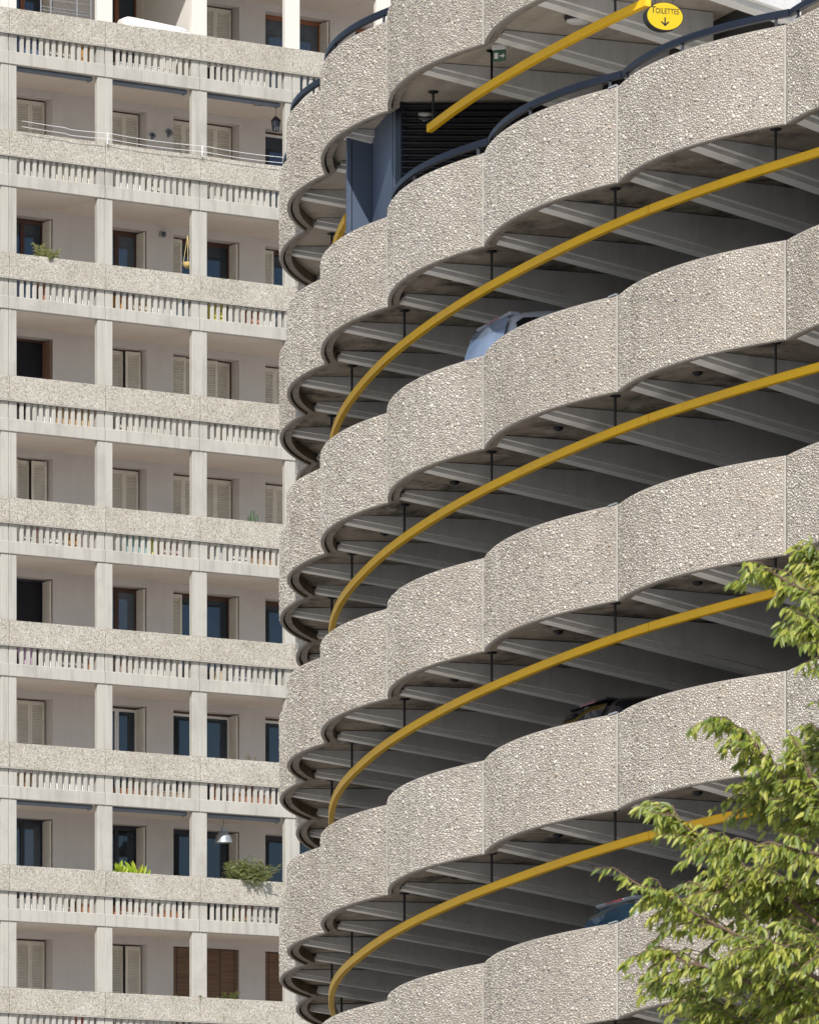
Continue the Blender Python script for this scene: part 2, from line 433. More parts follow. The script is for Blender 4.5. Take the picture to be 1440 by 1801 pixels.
def row_top(i): return TOP0 - STOREY * i
indiv = 0
for j in BAYS:
    for i in ROWS:
        T = row_top(i); u = j * BAY
        link('parapet_panel', me_parapet, None, flats, (u, 0, T))
        link('parapet_sill', me_lip, None, flats, (u, 0, T))
        link('edge_beam', me_beam, None, flats, (u, 0, T))
        link('floor_slab', me_slab, None, flats, (u, 0, T))
        link('pilaster', me_pil, None, flats, (u + 0.012, 0, T))
        link('pilaster', me_pil, None, flats, (u + BAY - 0.222, 0, T))
        cm = me_colw if i == -1 else me_col
        link('column', cm, None, flats, (u + (0.006 if j == 0 else 0.0005), 0, T))
        link('column', cm, None, flats, (u + BAY - (0.211 if j == -1 else 0.2055), 0, T))
        if 0 <= i <= 8 and (j in (0, 1) or (j == 2 and i < 7)):
            row = link('balustrade_base', MB().box(B_U0 - 0.02, B_U1 + 0.02, 0.055, 0.17, -0.99, -0.9855).mesh('balustrade_base'), M['facade'], flats, (u, 0, T))
            for q in bal_u:
                link('baluster', me_bal, None, row, (q, rng.uniform(-0.006, 0.006), 0.001)); indiv += 1
        else:
            o = link('baluster_row', me_bal_all, None, flats, (u, 0, T)); o['kind'] = 'stuff'

# --- openings in the balcony wall
R_EDGE = [u_of(93, DEPTH), u_of(258, DEPTH), u_of(421, DEPTH), u_of(421, DEPTH) + BAY, u_of(421, DEPTH) + 2 * BAY]
R_EDGE = [R_EDGE[0] - BAY] + R_EDGE
WIDE = u_of(421, DEPTH) - u_of(305, DEPTH)
WIDTH = [1.25, 1.25, 1.25, WIDE, WIDE, WIDE]
LINTEL = 0.17
def louvre_leaf(w, h, t=0.035):
    m = MB()
    s = 0.055
    m.box(0, s, 0, t, 0, h); m.box(w - s, w, 0, t, 0, h)
    for z0, z1 in ((0, 0.12), (h * 0.5 - 0.04, h * 0.5 + 0.04), (h - 0.09, h)):
        m.box(s, w - s, 0.002, t - 0.002, z0, z1)
    z = 0.15
    while z < h - 0.12:
        if abs(z - h * 0.5) > 0.075:
            m.add([(s, 0.0, z), (w - s, 0.0, z), (w - s, t, z + 0.045), (s, t, z + 0.045), (s, 0.006, z - 0.008), (w - s, 0.006, z - 0.008), (w - s, t, z + 0.036), (s, t, z + 0.036)],
                  [(0, 1, 2, 3), (7, 6, 5, 4), (0, 4, 5, 1), (1, 5, 6, 2), (2, 6, 7, 3), (3, 7, 4, 0)])
        z += 0.058
    m.box(0.01, w - 0.01, t, t + 0.004, 0.01, h - 0.01)
    return m
_leaf = {}
def leaf_mesh(w, h, mat):
    key = (round(w, 3), round(h, 3), mat.name)
    if key not in _leaf:
        me = louvre_leaf(w, h).mesh('shutter'); me.materials.append(mat); _leaf[key] = me
    return _leaf[key]

def opening(j, i, state, frame='wood', pane='pane', leaf='shutter'):
    """window in bay j above parapet row i"""
    T = row_top(i)
    zf, zc = T - 1.06, T + STOREY - 1.25
    zl = zc - LINTEL
    ur = R_EDGE[j + 1]; w = WIDTH[j + 1]; ul = ur - w
    H = zl - zf
    d0 = DEPTH + RECESS
    if state == 'bamboo':
        bl = MB().box(0.02, w - 0.02, 0, 0.02, 0, H - 0.02).build('bamboo_blind', M['bamboo'], flats)
        bl.location = (ul, DEPTH + 0.05, zf)
        cr = MB()
        for q in range(5):
            x = 0.12 + (w - 0.24) * q / 4
            cr.box(x, x + 0.012, -0.006, 0.0, 0, H - 0.02)
        cr.build('cord', M['black_metal'], bl)
        return
    fm = M[frame]
    f = MB(); t = 0.055
    f.box(0, t, 0, 0.06, 0, H); f.box(w - t, w, 0, 0.06, 0, H); f.box(t, w - t, 0, 0.06, H - t, H); f.box(t, w - t, 0, 0.06, 0, t)
    fr = f.build('window_frame', fm, flats); fr.location = (ul, d0, zf)
    lw = (w - 2 * t) / 2
    if state in ('closed', 'ajar'):
        n = 4 if w > 1.5 else 3
        sw = (w - 0.06) / n
        for q in range(n):
            o = link('shutter', leaf_mesh(sw - 0.006, H - 0.05, M[leaf]), None, flats, (ul + 0.02 + q * sw, d0 - 0.05, zf + 0.01))
            if state == 'ajar':
                o.rotation_euler = (0, 0, radians(9 if q % 2 else -7)); o.location.y -= 0.06 if q % 2 == 0 else 0.02
        MB().box(t, w - t, 0.05, 0.055, t, H - t).build('pane', M['void'], fr)
        return
    if state == 'dark':
        MB().box(t, w - t, 0.05, 0.055, t, H - t).build('pane', M['void'], fr)
    else:
        for q in range(2):
            s = MB(); x0 = t + q * lw + 0.004; x1 = x0 + lw - 0.008; b = 0.05
            s.box(x0, x0 + b, -0.012, 0.05, t, H - t); s.box(x1 - b, x1, -0.012, 0.05, t, H - t)
            s.box(x0 + b, x1 - b, -0.012, 0.05, t, t + 0.14); s.box(x0 + b, x1 - b, -0.012, 0.05, H - t - 0.06, H - t)
            sash = s.build('sash', M['white_frame'] if state == 'open_white' else fm, fr)
            MB().box(x0 + b, x1 - b, 0.02, 0.026, t + 0.14, H - t - 0.06).build('pane', M[pane], fr)
    lf = link('shutter', leaf_mesh(RECESS - 0.02, H - 0.05, M[leaf]), None, flats, (ur - 0.045, DEPTH + 0.005, zf + 0.01))
    lf.rotation_euler = (0, 0, pi / 2)
    if state == 'half':
        o = link('shutter', leaf_mesh(0.42, H - 0.05, M[leaf]), None, flats, (ul + 0.01, d0 - 0.06, zf + 0.01))

ST = {
    -2: ['closed'] * 6, -1: ['closed'] * 6,
    0: ['closed', ('open', 'wood_orange', 'pane'), ('open', 'wood_orange', 'pane'), 'closed', ('open', 'wood_orange', 'pane_curtain'), ('open', 'wood_orange', 'pane')],
    1: ['closed', 'closed', 'closed', 'closed', ('open_white', 'wood'), 'closed'],
    2: ['closed', ('open', 'wood', 'pane'), ('open', 'wood', 'pane_curtain'), ('half', 'wood', 'pane'), ('half', 'wood', 'pane'), 'closed'],
    3: ['closed', ('dark', 'wood', 'pane', 'shutter_brown'), 'ajar', 'ajar', 'closed', 'closed'],
    4: ['closed', 'ajar', 'closed', 'closed', 'closed', 'closed'],
    5: ['closed', ('dark', 'navy'), ('open', 'wood', 'pane_curtain'), ('half', 'wood', 'pane'), ('open', 'wood', 'pane'), 'closed'],
    6: ['closed', 'closed', ('open_white', 'wood'), ('open_white', 'wood'), ('open_white', 'wood'), 'closed'],
    7: ['closed', ('open', 'navy', 'pane_curtain'), ('open', 'navy'), ('open', 'navy'), ('open', 'navy'), 'closed'],
    8: ['closed', 'closed', 'ajar', 'bamboo', 'bamboo', 'bamboo'],
}
for i in ROWS:
    for j in BAYS:
        st = ST.get(i, ['closed'] * 6)[j + 1]
        if isinstance(st, tuple): opening(j, i, *st)
        else: opening(j, i, st)
# wall pieces between the openings
for i in ROWS:
    T = row_top(i); zf, zc = T - 1.06, T + STOREY - 1.25
    edges = [(R_EDGE[j + 1] - WIDTH[j + 1], R_EDGE[j + 1]) for j in BAYS]
    u0 = -1.2 * BAY
    for a, b in edges + [(5 * BAY, 5 * BAY)]:
        if a - u0 > 0.05:
            MB().box(u0, a, DEPTH, DEPTH + 0.42, zf, zc).build('wall', M['wall'], flats)
        if b > a:
            MB().box(a, b, DEPTH + 0.001, DEPTH + 0.42, zc - LINTEL, zc).build('lintel', M['wall'], flats)
        u0 = b
# back of the flats, roof and lower storeys
MB().box(-BAY, 5 * BAY, DEPTH + 0.95, 11, 0, row_top(-2) + 1.6).build('rear_block', M['wall'], flats)
MB().box(-BAY, 5 * BAY, -0.1, 11.2, row_top(-2) + STOREY - 1.24, row_top(-2) + STOREY - 0.8).build('roof', M['facade'], flats)
MB().box(-BAY, 5 * BAY, 0.2, DEPTH + 0.9, 0, row_top(11) - 1.3).build('lower_wall', M['facade'], flats)
# partition wall on the top floor between the second and third balcony
T = row_top(0)
MB().box(2 * BAY - 0.07, 2 * BAY + 0.07, 0.185, DEPTH - 0.002, T - 1.055, T + STOREY - 1.255).build('partition', M['facade_white'], flats)

# --- awning cassettes under the beams
AW = [(1, 0, 'dark grey awning cassette under second beam from the top, leftmost balcony'),
      (1, 1, 'dark grey awning cassette under second beam from the top, middle balcony'),
      (1, 2, 'dark grey awning cassette above the balcony with the hanging lantern'),
      (7, 0, 'blue grey awning cassette on second lowest floor, leftmost balcony'),
      (7, 1, 'blue grey awning cassette above the balcony with bright green pointed plants'),
      (7, 2, 'blue grey awning cassette above the dome pendant lamp')]
for i, j, lab in AW:
    T = row_top(i - 1)
    a = bthing('awning', lab, 'awning', j * BAY + 0.24, 0.2, T - 1.275, 'rolled awnings under balcony beams')
    L = BAY - 0.48
    MB().box(0, L, 0, 0.11, -0.10, 0.01, 0.02).build('cassette', M['awning'], a)
    MB().box(0.01, L - 0.01, -0.035, -0.004, -0.085, -0.035, 0.008).build('front_bar', M['awning'], a)
    for x in (0.05, L - 0.09):
        MB().box(x, x + 0.04, -0.003, 0.10, -0.125, -0.102).build('bracket', M['galv'], a)

# ================================================================== parking ramp
P = 2.7; RX, RY, RR = 9.39837 * P, 40.00353 * P, 10.00321 * P
TH0, DTH, DH, HB, PH = -49.8329, 7.3572, 0.0908007 * P, EYE + 6.54369 * P, 1.2537
CORR = {0: (-.059, 0, .0013), 1: (.07, 0, .0253), 2: (.037, 0, -.0125), 3: (.014, 0, -.0265), 4: (0, .0344, -.0276), 5: (0, -.0266, .034), 6: (0, -.0117, .0489)}
SAG = 0.38
def joint(k):
    c = CORR.get(k, (0, 0, 0))
    th = radians(TH0 - DTH * k + c[0]); r = RR + c[1]
    return Vector((RX + r * sin(th), RY - r * cos(th), HB - DH * k + c[2]))
def outer(kf, inset=0.0):
    """point on the outer face of the parapets at continuous joint index kf (z = underside of level 0 panel); also outward normal"""
    k = math.floor(kf + 1e-9); t = kf - k
    a, b = joint(k), joint(k + 1)
    ch = Vector((b.x - a.x, b.y - a.y)); c = ch.length; ch /= c
    nrm = Vector((ch.y, -ch.x))
    mid = Vector(((a.x + b.x) / 2, (a.y + b.y) / 2))
    if nrm.dot(mid - Vector((RX, RY))) < 0: nrm = -nrm
    rad = (c * c / 4 + SAG * SAG) / (2 * SAG); half = math.asin(c / 2 / rad)
    ang = -half + 2 * half * t
    p = mid + ch * (rad * sin(ang)) + nrm * (rad * cos(ang) - rad + SAG)
    n = ch * sin(ang) + nrm * cos(ang)
    z = a.z + (b.z - a.z) * t
    if inset:
        rd = (Vector((RX, RY)) - p).normalized()
        p = p + rd * inset
    return Vector((p.x, p.y, z)), Vector((n.x, n.y, 0)), 2 * half * rad
def ring(kf, r):
    th = radians(TH0 - DTH * kf)
    z = HB - DH * kf
    return Vector((RX + r * sin(th), RY - r * cos(th), z))

ramp_o = thing('parking_ramp', 'spiral parking ramp with scalloped pebble clad concrete parapets', 'parking garage', (0, 0, 0))
K0, K1 = -3, 10
LEVELS = range(-1, 7)

def panel_mesh(k):
    m = MB(); n = 18; th = 0.05
    o_in = []; rings = []
    for q in range(n + 1):
        t = 0.0025 + 0.995 * q / n
        p, nr, L = outer(k + t)
        i = p - nr * th
        zb, zt = p.z, p.z + PH
        e = 0.012
        rings.append([(p.x - nr.x * e, p.y - nr.y * e, zb), (p.x, p.y, zb + e), (p.x, p.y, zt - e), (p.x - nr.x * e, p.y - nr.y * e, zt), (i.x, i.y, zt), (i.x, i.y, zb)])
    m.loft(rings, True)
    return m.mesh('parapet_panel', True, 40)

def packing(seed, L=3.75, H=1.235):
    """random close packing of pebbles on a flat strip, largest first"""
    r = random.Random(seed); cell = 0.028; grid = {}; out = []
    def ok(x, y, a):
        ci, cj = int(x / cell), int(y / cell)
        for di in (-2, -1, 0, 1, 2):
            for dj in (-2, -1, 0, 1, 2):
                for (qx, qy, qa) in grid.get((ci + di, cj + dj), ()):
                    if (qx - x) ** 2 + (qy - y) ** 2 < (qa + a) ** 2 * 0.90: return False
        return True
    for rad, tries, spread in ((0.0250, 90, .15), (0.0168, 1700, .2), (0.0128, 14000, .18), (0.0100, 26000, .15), (0.0078, 14000, .12)):
        for _ in range(tries):
            a = rad * r.uniform(1 - spread, 1 + spread)
            x, y = r.uniform(a, L - a), r.uniform(a, H - a)
            if ok(x, y, a):
                grid.setdefault((int(x / cell), int(y / cell)), []).append((x, y, a)); out.append((x, y, a))
    return out
PACK = [packing(s) for s in (11, 12, 13)]
RINGS = {n: [(cos(2 * pi * q / n), sin(2 * pi * q / n)) for q in range(n)] for n in (4, 5, 6)}
def pebble_mesh(k, pk, shift, flip):
    r = random.Random(k * 31 + shift * 7 + 5)
    L = outer(k + .5)[2]
    m = MB(); V, Fc = m.v, m.f
    cache = [outer(k + t / 40)[:2] for t in range(40)] + [outer(k + 0.99999)[:2]]
    mg = 0.028
    for (s, v, a) in pk:
        s = (s + shift * 0.9) % 3.75
        if flip: v = 1.235 - v
        if s < a + mg or s > L - a - mg * 0.6: continue
        t = s / L * 40; q = min(int(t), 39); fr = t - q
        p = cache[q][0].lerp(cache[q + 1][0], fr); n = cache[q][1].lerp(cache[q + 1][1], fr)
        tx, ty = -n.y, n.x
        slope = (joint(k + 1).z - joint(k).z) / L
        if tx * (cache[40][0].x - cache[0][0].x) + ty * (cache[40][0].y - cache[0][0].y) < 0: tx, ty = -tx, -ty
        zc = p.z + 0.010 + v
        el = r.uniform(0.82, 1.32); ax, ay = a * 1.02 * el, a * 1.02 / el ** 0.6
        rot = r.uniform(0, pi); cr, sr = cos(rot), sin(rot)
        h = a * r.uniform(0.30, 0.70); tiltx, tilty = r.uniform(-.20, .20), r.uniform(-.20, .20)
        o = len(V); NR = 6 if a > 0.019 else 5 if a > 0.0125 else 4; RING6 = RINGS[NR]
        for (sc, hh) in ((1.0, -0.003), (0.80, 0.80)):
            for (cx, cy) in RING6:
                jx = r.uniform(0.86, 1.1)
                lx, ly = cx * ax * sc * jx, cy * ay * sc * jx
                X, Yv = lx * cr - ly * sr, lx * sr + ly * cr
                off = -0.004 if hh < 0 else h * hh + X * tiltx + Yv * tilty
                V.append((p.x + tx * X + n.x * off, p.y + ty * X + n.y * off, zc + Yv + slope * X))
        V.append((p.x + n.x * h, p.y + n.y * h, zc))
        for q6 in range(NR):
            b = (q6 + 1) % NR
            Fc.append((o + q6, o + b, o + NR + b, o + NR + q6))
            Fc.append((o + NR + q6, o + NR + b, o + 2 * NR))
    me = m.mesh('pebble_facing', True)
    me.materials.append(M['pebble'])
    return me

# deck slabs, edge beams, ribs
def strip_mesh(ka, kb, d_out, d_in, z0, z1, name, step=8, r_in=None):
    m = MB(); rings = []
    nn = int(round((kb - ka) * step))
    for q in range(nn + 1):
        kf = ka + (kb - ka) * q / nn
        p = outer(min(kf, kb - 1e-6), d_out)[0]
        i = ring(kf, r_in) if r_in else outer(min(kf, kb - 1e-6), d_in)[0]
        i.z = p.z
        rings.append([(p.x, p.y, p.z + z0), (i.x, i.y, i.z + z0), (i.x, i.y, i.z + z1), (p.x, p.y, p.z + z1)])
    m.loft(rings, True)
    return m.mesh(name)
R_IN = RR - 9.0
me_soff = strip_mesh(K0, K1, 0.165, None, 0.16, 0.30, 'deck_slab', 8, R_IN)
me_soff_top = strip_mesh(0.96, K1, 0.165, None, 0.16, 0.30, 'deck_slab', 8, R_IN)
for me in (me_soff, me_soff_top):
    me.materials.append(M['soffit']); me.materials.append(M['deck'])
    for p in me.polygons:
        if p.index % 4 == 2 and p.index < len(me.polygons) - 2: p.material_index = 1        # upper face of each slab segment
me_soff_top.materials[0] = concrete('top_soffit_concrete_lit', (0.46, 0.41, 0.345), (0.24, 0.20, 0.16), var=0.1, streak=0.2, blotch=0.55, light=(0.52, 0.49, 0.44), grime_scale=1.4)  # less stained, and bounced sunlight put into the paler colour
me_soff0 = me_soff.copy()
me_soff0.materials[1] = concrete('top_deck_bounce', (0.56, 0.54, 0.50), (0.40, 0.38, 0.35), var=0.06, streak=0.0, blotch=0.4)  # unseen deck top, made pale to bounce sun up onto the soffit
me_edge = strip_mesh(K0, K1, 0.075, 0.17, 0.03, 0.31, 'edge_beam', 10)
me_edge_top = strip_mesh(0.96, K1, 0.075, 0.17, 0.03, 0.31, 'edge_beam', 10)
me_lip_r = strip_mesh(K0, K1, 0.045, 0.08, 0.08, 0.29, 'seal_strip', 10)
me_edge.materials.append(M['edge']); me_edge_top.materials.append(M['edge']); me_lip_r.materials.append(M['black_metal'])

RIB_END = 2.75
def rib_mesh(kf, RIB_END=4.4):
    p, _, _ = outer(kf, 0.155); c = Vector((RX, RY, p.z))
    d = (c - p); d.z = 0; d.normalize(); t = Vector((-d.y, d.x, 0))
    def sec(x, w, za, zb): return [p + d * x + t * (-w) + Vector((0, 0, za)), p + d * x + t * w + Vector((0, 0, za)), p + d * x + t * w + Vector((0, 0, zb)), p + d * x + t * (-w) + Vector((0, 0, zb))]
    m = MB()
    L = RIB_END - 0.155
    d0 = 0.03; d1 = d0 + 0.15 * L
    m.loft([sec(0.03, 0.22, 0.158 - d0, 0.165), sec(L, 0.22, 0.158 - d1, 0.165)], True)
    m.loft([sec(0.0, 0.12, 0.157 - d0 - 0.045, 0.1575 - d0), sec(L, 0.12, 0.157 - d1 - 0.085, 0.1575 - d1)], True)
    me = m.mesh('rib'); me.materials.append(M['rib']); me.materials.append(M['rib_under_lit'])
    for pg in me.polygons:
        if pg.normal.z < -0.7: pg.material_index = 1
    return me
rib_k = [q / 2 for q in range(2 * K0 + 2, 2 * K1 - 1)]
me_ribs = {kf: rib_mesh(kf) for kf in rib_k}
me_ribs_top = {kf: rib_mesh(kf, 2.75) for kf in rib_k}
def column_mesh(kf):
    p = ring(kf, RR - 4.45); d = (Vector((RX, RY, p.z)) - p); d.z = 0; d.normalize(); t = Vector((-d.y, d.x, 0))
    m = MB()
    m.loft([[p + t * a + d * b + Vector((0, 0, z)) for a, b in ((-.16, 0), (.16, 0), (.16, .45), (-.16, .45))] for z in (-2.399, 0.159)])
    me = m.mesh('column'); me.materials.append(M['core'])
    return me
me_cols = {k + .5: column_mesh(k + .5) for k in range(-1, 9)}
me_panels = {}
for k in range(K0, K1):
    me = panel_mesh(k); me.materials.append(M['matrix']); me_panels[k] = me
me_peb = {}
for k in range(-1, 7):
    for v in range(2):
        me_peb[k, v] = pebble_mesh(k, PACK[(k + v * 2) % 3], (k * 2 + v * 3) % 5, (k + v) % 2 == 1)

def joint_strip(k):
    m = MB(); rr = []
    for t in (0.0012, 0.0058):
        p, nr, L = outer(k + t)
        a, b = p + nr * 0.014, p - nr * 0.02
        rr.append([(a.x, a.y, a.z + 0.004), (b.x, b.y, b.z + 0.004), (b.x, b.y, b.z + PH - 0.004), (a.x, a.y, a.z + PH - 0.004)])
    me = m.loft(rr).mesh('joint_strip'); me.materials.append(M['strip'])
    return me
me_strip = {k: joint_strip(k) for k in range(-1, 7)}
brk = MB().box(-0.13, 0.0, -0.03, 0.03, 0, 0.022, 0.003).mesh('joint_bracket'); brk.materials.append(M['galv'])
for l in LEVELS:
    zoff = -P * l
    top = l == -1
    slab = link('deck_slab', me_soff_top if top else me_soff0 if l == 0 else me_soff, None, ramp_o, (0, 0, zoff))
    link('edge_beam', me_edge_top if top else me_edge, None, ramp_o, (0, 0, zoff))
    if not top: link('seal_strip', me_lip_r, None, ramp_o, (0, 0, zoff))
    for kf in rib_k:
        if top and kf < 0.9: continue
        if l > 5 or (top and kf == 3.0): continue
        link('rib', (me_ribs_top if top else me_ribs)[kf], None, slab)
    if l >= 0:
        for kf, me in me_cols.items():
            if 0 < l < 6: link('column', me, None, slab)
    for k in range(K0, K1):
        if top and k < 1: continue
        pn = link('parapet_panel', me_panels[k], None, ramp_o, (0, 0, zoff))
        if (k, 0) in me_peb and l <= 4:
            pb = link('pebble_facing', me_peb[k, (l + k) % 2], None, pn); pb['kind'] = 'stuff'
            link('joint_strip', me_strip[k], None, pn)
    if 0 <= l <= 4:
        j1 = joint(1); b = outer(1.02)[1]
        o = link('joint_bracket', brk, None, ramp_o, (j1.x - 0.01, j1.y + 0.03, j1.z + zoff + PH + 0.004))
        o.rotation_euler = (0, radians(-12), atan2(-b.x, b.y) + pi)
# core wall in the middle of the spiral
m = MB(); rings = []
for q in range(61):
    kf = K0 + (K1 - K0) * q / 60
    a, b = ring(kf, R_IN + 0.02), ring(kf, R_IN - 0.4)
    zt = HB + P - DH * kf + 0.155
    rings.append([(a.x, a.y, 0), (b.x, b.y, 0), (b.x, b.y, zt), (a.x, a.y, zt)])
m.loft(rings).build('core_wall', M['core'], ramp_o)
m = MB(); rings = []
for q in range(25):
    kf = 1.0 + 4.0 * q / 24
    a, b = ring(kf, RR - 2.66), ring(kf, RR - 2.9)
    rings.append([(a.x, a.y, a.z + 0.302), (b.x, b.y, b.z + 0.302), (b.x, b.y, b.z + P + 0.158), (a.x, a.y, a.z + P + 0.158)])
m.loft(rings).build('dark_opening_sheet', M['core'], ramp_o)  # added charcoal sheet: shade of the openings behind the ribs as colour
# closing walls where the modelled part of the spiral stops
for kf in (K0 + 0.02, K1 - 0.02):
    a, b = outer(kf, 0.42)[0], ring(kf, R_IN)
    zt = a.z + 0.1
    MB().loft([[(a.x, a.y, 0), (b.x, b.y, 0), (b.x + .1, b.y + .2, 0), (a.x + .1, a.y + .2, 0)], [(a.x, a.y, zt), (b.x, b.y, zt), (b.x + .1, b.y + .2, zt), (a.x + .1, a.y + .2, zt)]]).build('end_wall', M['core'], ramp_o)

# white stair tower beyond the end of the top deck
wt = thing('stair_tower', 'bright white rendered wall above the blue handrail at the upper right', 'wall', ring(-0.6, RR - 4.6))
def to_local(o, pts): return [tuple(Vector(p) - o.location) for p in pts]
m = MB(); rings = []
zb0 = HB + 0.3
for q in range(11):
    kf = -2.6 + 3.9 * q / 10
    a, b = ring(kf, RR - 4.6), ring(kf, RR - 5.0)
    rings.append(to_local(wt, [(a.x, a.y, a.z + 0.31), (b.x, b.y, b.z + 0.31), (b.x, b.y, HB + 6.2), (a.x, a.y, HB + 6.2)]))
m.loft(rings).build('wall', M['white_wall'], wt)

# --- yellow hung rails
def beam_pt(kf, dr, dz):
    p = ring(kf, RR - dr); p.z = outer(kf)[0].z + dz
    return p
RAIL = [(-1, 4.35, 7.0, 'short stub of yellow beam showing left of the blue enclosure'),
        (-1, 0.99, 2.885, 'short yellow beam hung under the top deck beside the oval toilets sign'),
        (0, -1.6, 7.0, 'topmost of the long curved yellow beams, passing above the silver car'),
        (1, -1.6, 7.0, 'curved yellow beam running just below the silver car deck'),
        (2, -1.6, 7.0, 'curved yellow beam above the black car with a spoiler'),
        (3, -1.6, 7.0, 'curved yellow beam above the grey car, partly behind leaves at right'),
        (4, -1.6, 7.0, 'lowest curved yellow beam, almost hidden by the tree at the bottom right')]
rod_k = [j + 0.217 for j in range(-2, 7)]
for l, ka, kb, lab in RAIL:
    z = -P * l
    root = beam_pt((ka + kb) / 2, 0.47, -0.31 + z)
    t = thing('yellow_beam', lab, 'beam', root, 0, 'yellow beams hung under the decks')
    seams = [ka] + [s for s in (-0.8, 0.97, 2.77, 4.57, 6.2) if ka + 0.2 < s < kb - 0.2] + [kb]
    for a, b in zip(seams[:-1], seams[1:]):
        m = MB(); rings = []
        nn = max(4, int((b - a) * 8))
        for q in range(nn + 1):
            kf = a + 0.002 + (b - a - 0.004) * q / nn
            i, o = beam_pt(kf, 0.515, z), beam_pt(kf, 0.425, z)
            zb, ztp = -0.365, -0.255; e = 0.008
            ii, oo = i.lerp(o, e / .09), o.lerp(i, e / .09)
            rings.append(to_local(t, [i + Vector((0, 0, zb + e)), ii + Vector((0, 0, zb)), oo + Vector((0, 0, zb)), o + Vector((0, 0, zb + e)),
                                      o + Vector((0, 0, ztp - e)), oo + Vector((0, 0, ztp)), ii + Vector((0, 0, ztp)), i + Vector((0, 0, ztp - e))]))
        m.loft(rings).build('beam_segment', M['yellow'], t, True, 35)
    for kf in rod_k:
        if ka < kf < kb or (l == -1 and kf in (2.217,)):
            p = beam_pt(kf, 0.47, z) - t.location
            rd = MB().lathe([(0.017, -0.256), (0.017, 0.145)], 10, p).build('hanger_rod', M['black_metal'], t, True, 40)
            MB().lathe([(0.06, 0.138), (0.075, 0.150), (0.075, 0.162)], 14, p).build('flange', M['black_metal'], rd, True, 40)
    if l == -1 and ka < 2:
        p = beam_pt(2.84, 0.47, z) - t.location
        rd = MB().lathe([(0.017, -0.256), (0.017, 0.145)], 10, p).build('hanger_rod', M['black_metal'], t, True, 40)
        MB().lathe([(0.06, 0.138), (0.075, 0.150), (0.075, 0.162)], 14, p).build('flange', M['black_metal'], rd, True, 40)

# --- blue handrails on the parapets
def handrail(l, ka, kb, lab):
    z = -P * l + PH
    p0 = outer((ka + kb) / 2, 0.10)[0] + Vector((0, 0, z))
    t = thing('handrail', lab, 'handrail', p0, 0, 'blue handrails on the parapets')
    k = ka
    while k < kb:
        kk = min(k + 1 - (k % 1), kb)
        m = MB(); rings = []
        for q in range(15):
            kf = k + 0.004 + (kk - k - 0.008) * q / 14
            o, i = outer(kf, 0.045)[0], outer(kf, 0.115)[0]
            o = o + Vector((0, 0, z)); i = i + Vector((0, 0, z))
            rings.append(to_local(t, [o + Vector((0, 0, .115)), i + Vector((0, 0, .115)), i + Vector((0, 0, .195)), o.lerp(i, .35) + Vector((0, 0, .21)), o + Vector((0, 0, .185))]))
        m.loft(rings).build('rail', M['blue'], t, True, 30)
        q = math.ceil(k * 2 - 0.3) / 2 + 0.3 if k % 1 else k + 0.3
        for kp in (math.floor(k) + 0.06, math.floor(k) + 0.5, math.floor(k) + 0.94):
            if k < kp < kk:
                o = outer(kp, 0.08)[0] + Vector((0, 0, z)) - t.location
                MB().box(o.x - .02, o.x + .02, o.y - .02, o.y + .02, o.z - .02, o.z + .114).build('post', M['blue'], t)
        k = kk
    return t
handrail(0, -2.0, 3.0, 'blue handrail rising to the right along the parapet below the toilets sign')
handrail(-1, 3.0, 7.0, 'blue handrail at the top left edge of the ramp, against the flats')

# ------------------------------------------------------------------ plant room with blue doors on the top deck
ZF = HB + 0.305
def plan(px, Y): return Vector(((px - CX) / F_PX * Y, Y))
cab = thing('plant_enclosure', 'blue metal enclosure with louvred side under the top deck', 'enclosure', (*plan(652, 101.5), 18.95))
def upright(a, b, z0, z1, th, name, mat, parent, base):
    d = (b - a).normalized(); n = Vector((-d.y, d.x)) * th
    pts = [a, b, b + n, a + n]
    m = MB().loft([[(p.x - base.x, p.y - base.y, z0 - base.z) for p in pts], [(p.x - base.x, p.y - base.y, z1 - base.z) for p in pts]])
    return m.build(name, mat, parent)
c0, c1, c2, c3 = plan(611, 101.2), plan(652.5, 101.35), plan(695, 99.85), plan(705, 99.72)
c4 = Vector((2.19, 99.72))
bs = cab.location
upright(c0, c1, 18.9, 21.16, 0.05, 'side_panel', M['blue_pale'], cab, bs)
upright(c1, c2, 18.9, 21.36, 0.05, 'door', M['blue_pale'], cab, bs)
upright(c2, c3, 18.9, 21.38, 0.08, 'door_frame', M['blue'], cab, bs)
dv = (c2 - c1).normalized(); nv = Vector((dv.y, -dv.x)) * 0.006
for f in (0.04, 0.90):
    q = c1.lerp(c2, f) + nv
    upright(q, q + dv * 0.012, 18.95, 21.3, 0.004, 'seam', M['black_metal'], cab, bs)
dv = (c1 - c0).normalized(); nv = Vector((dv.y, -dv.x)) * 0.006
q = c0.lerp(c1, 0.16) + nv
upright(q, q + dv * 0.012, 18.95, 21.1, 0.004, 'seam', M['black_metal'], cab, bs)
lv = upright(c3 + Vector((0.005, .12)), c4 + Vector((0, .12)), 18.9, 21.37, 0.05, 'louvre_backing', M['black_metal'], cab, bs)
dd = (c4 - c3).normalized()
for q in range(28):
    z = 19.0 + q * 0.085
    a, b = c3 + Vector((dd.y, -dd.x)) * 0.0, c4
    n = Vector((-dd.y, dd.x))
    m = MB().loft([[(p.x - bs.x, p.y - bs.y, zz - bs.z) for p, zz in ((e, z), (e, z + 0.012), (e + n * .10, z + .062), (e + n * .10, z + .05))] for e in (c3 + dd * .01, c4)])
    m.build('louvre_slat', M['louvre'], lv)
MB().lathe([(0.012, 0), (0.012, 0.12)], 8, (c2.x - bs.x + 0.04, c2.y - bs.y - 0.03, 20.15 - bs.z)).build('handle', M['black_metal'], cab)

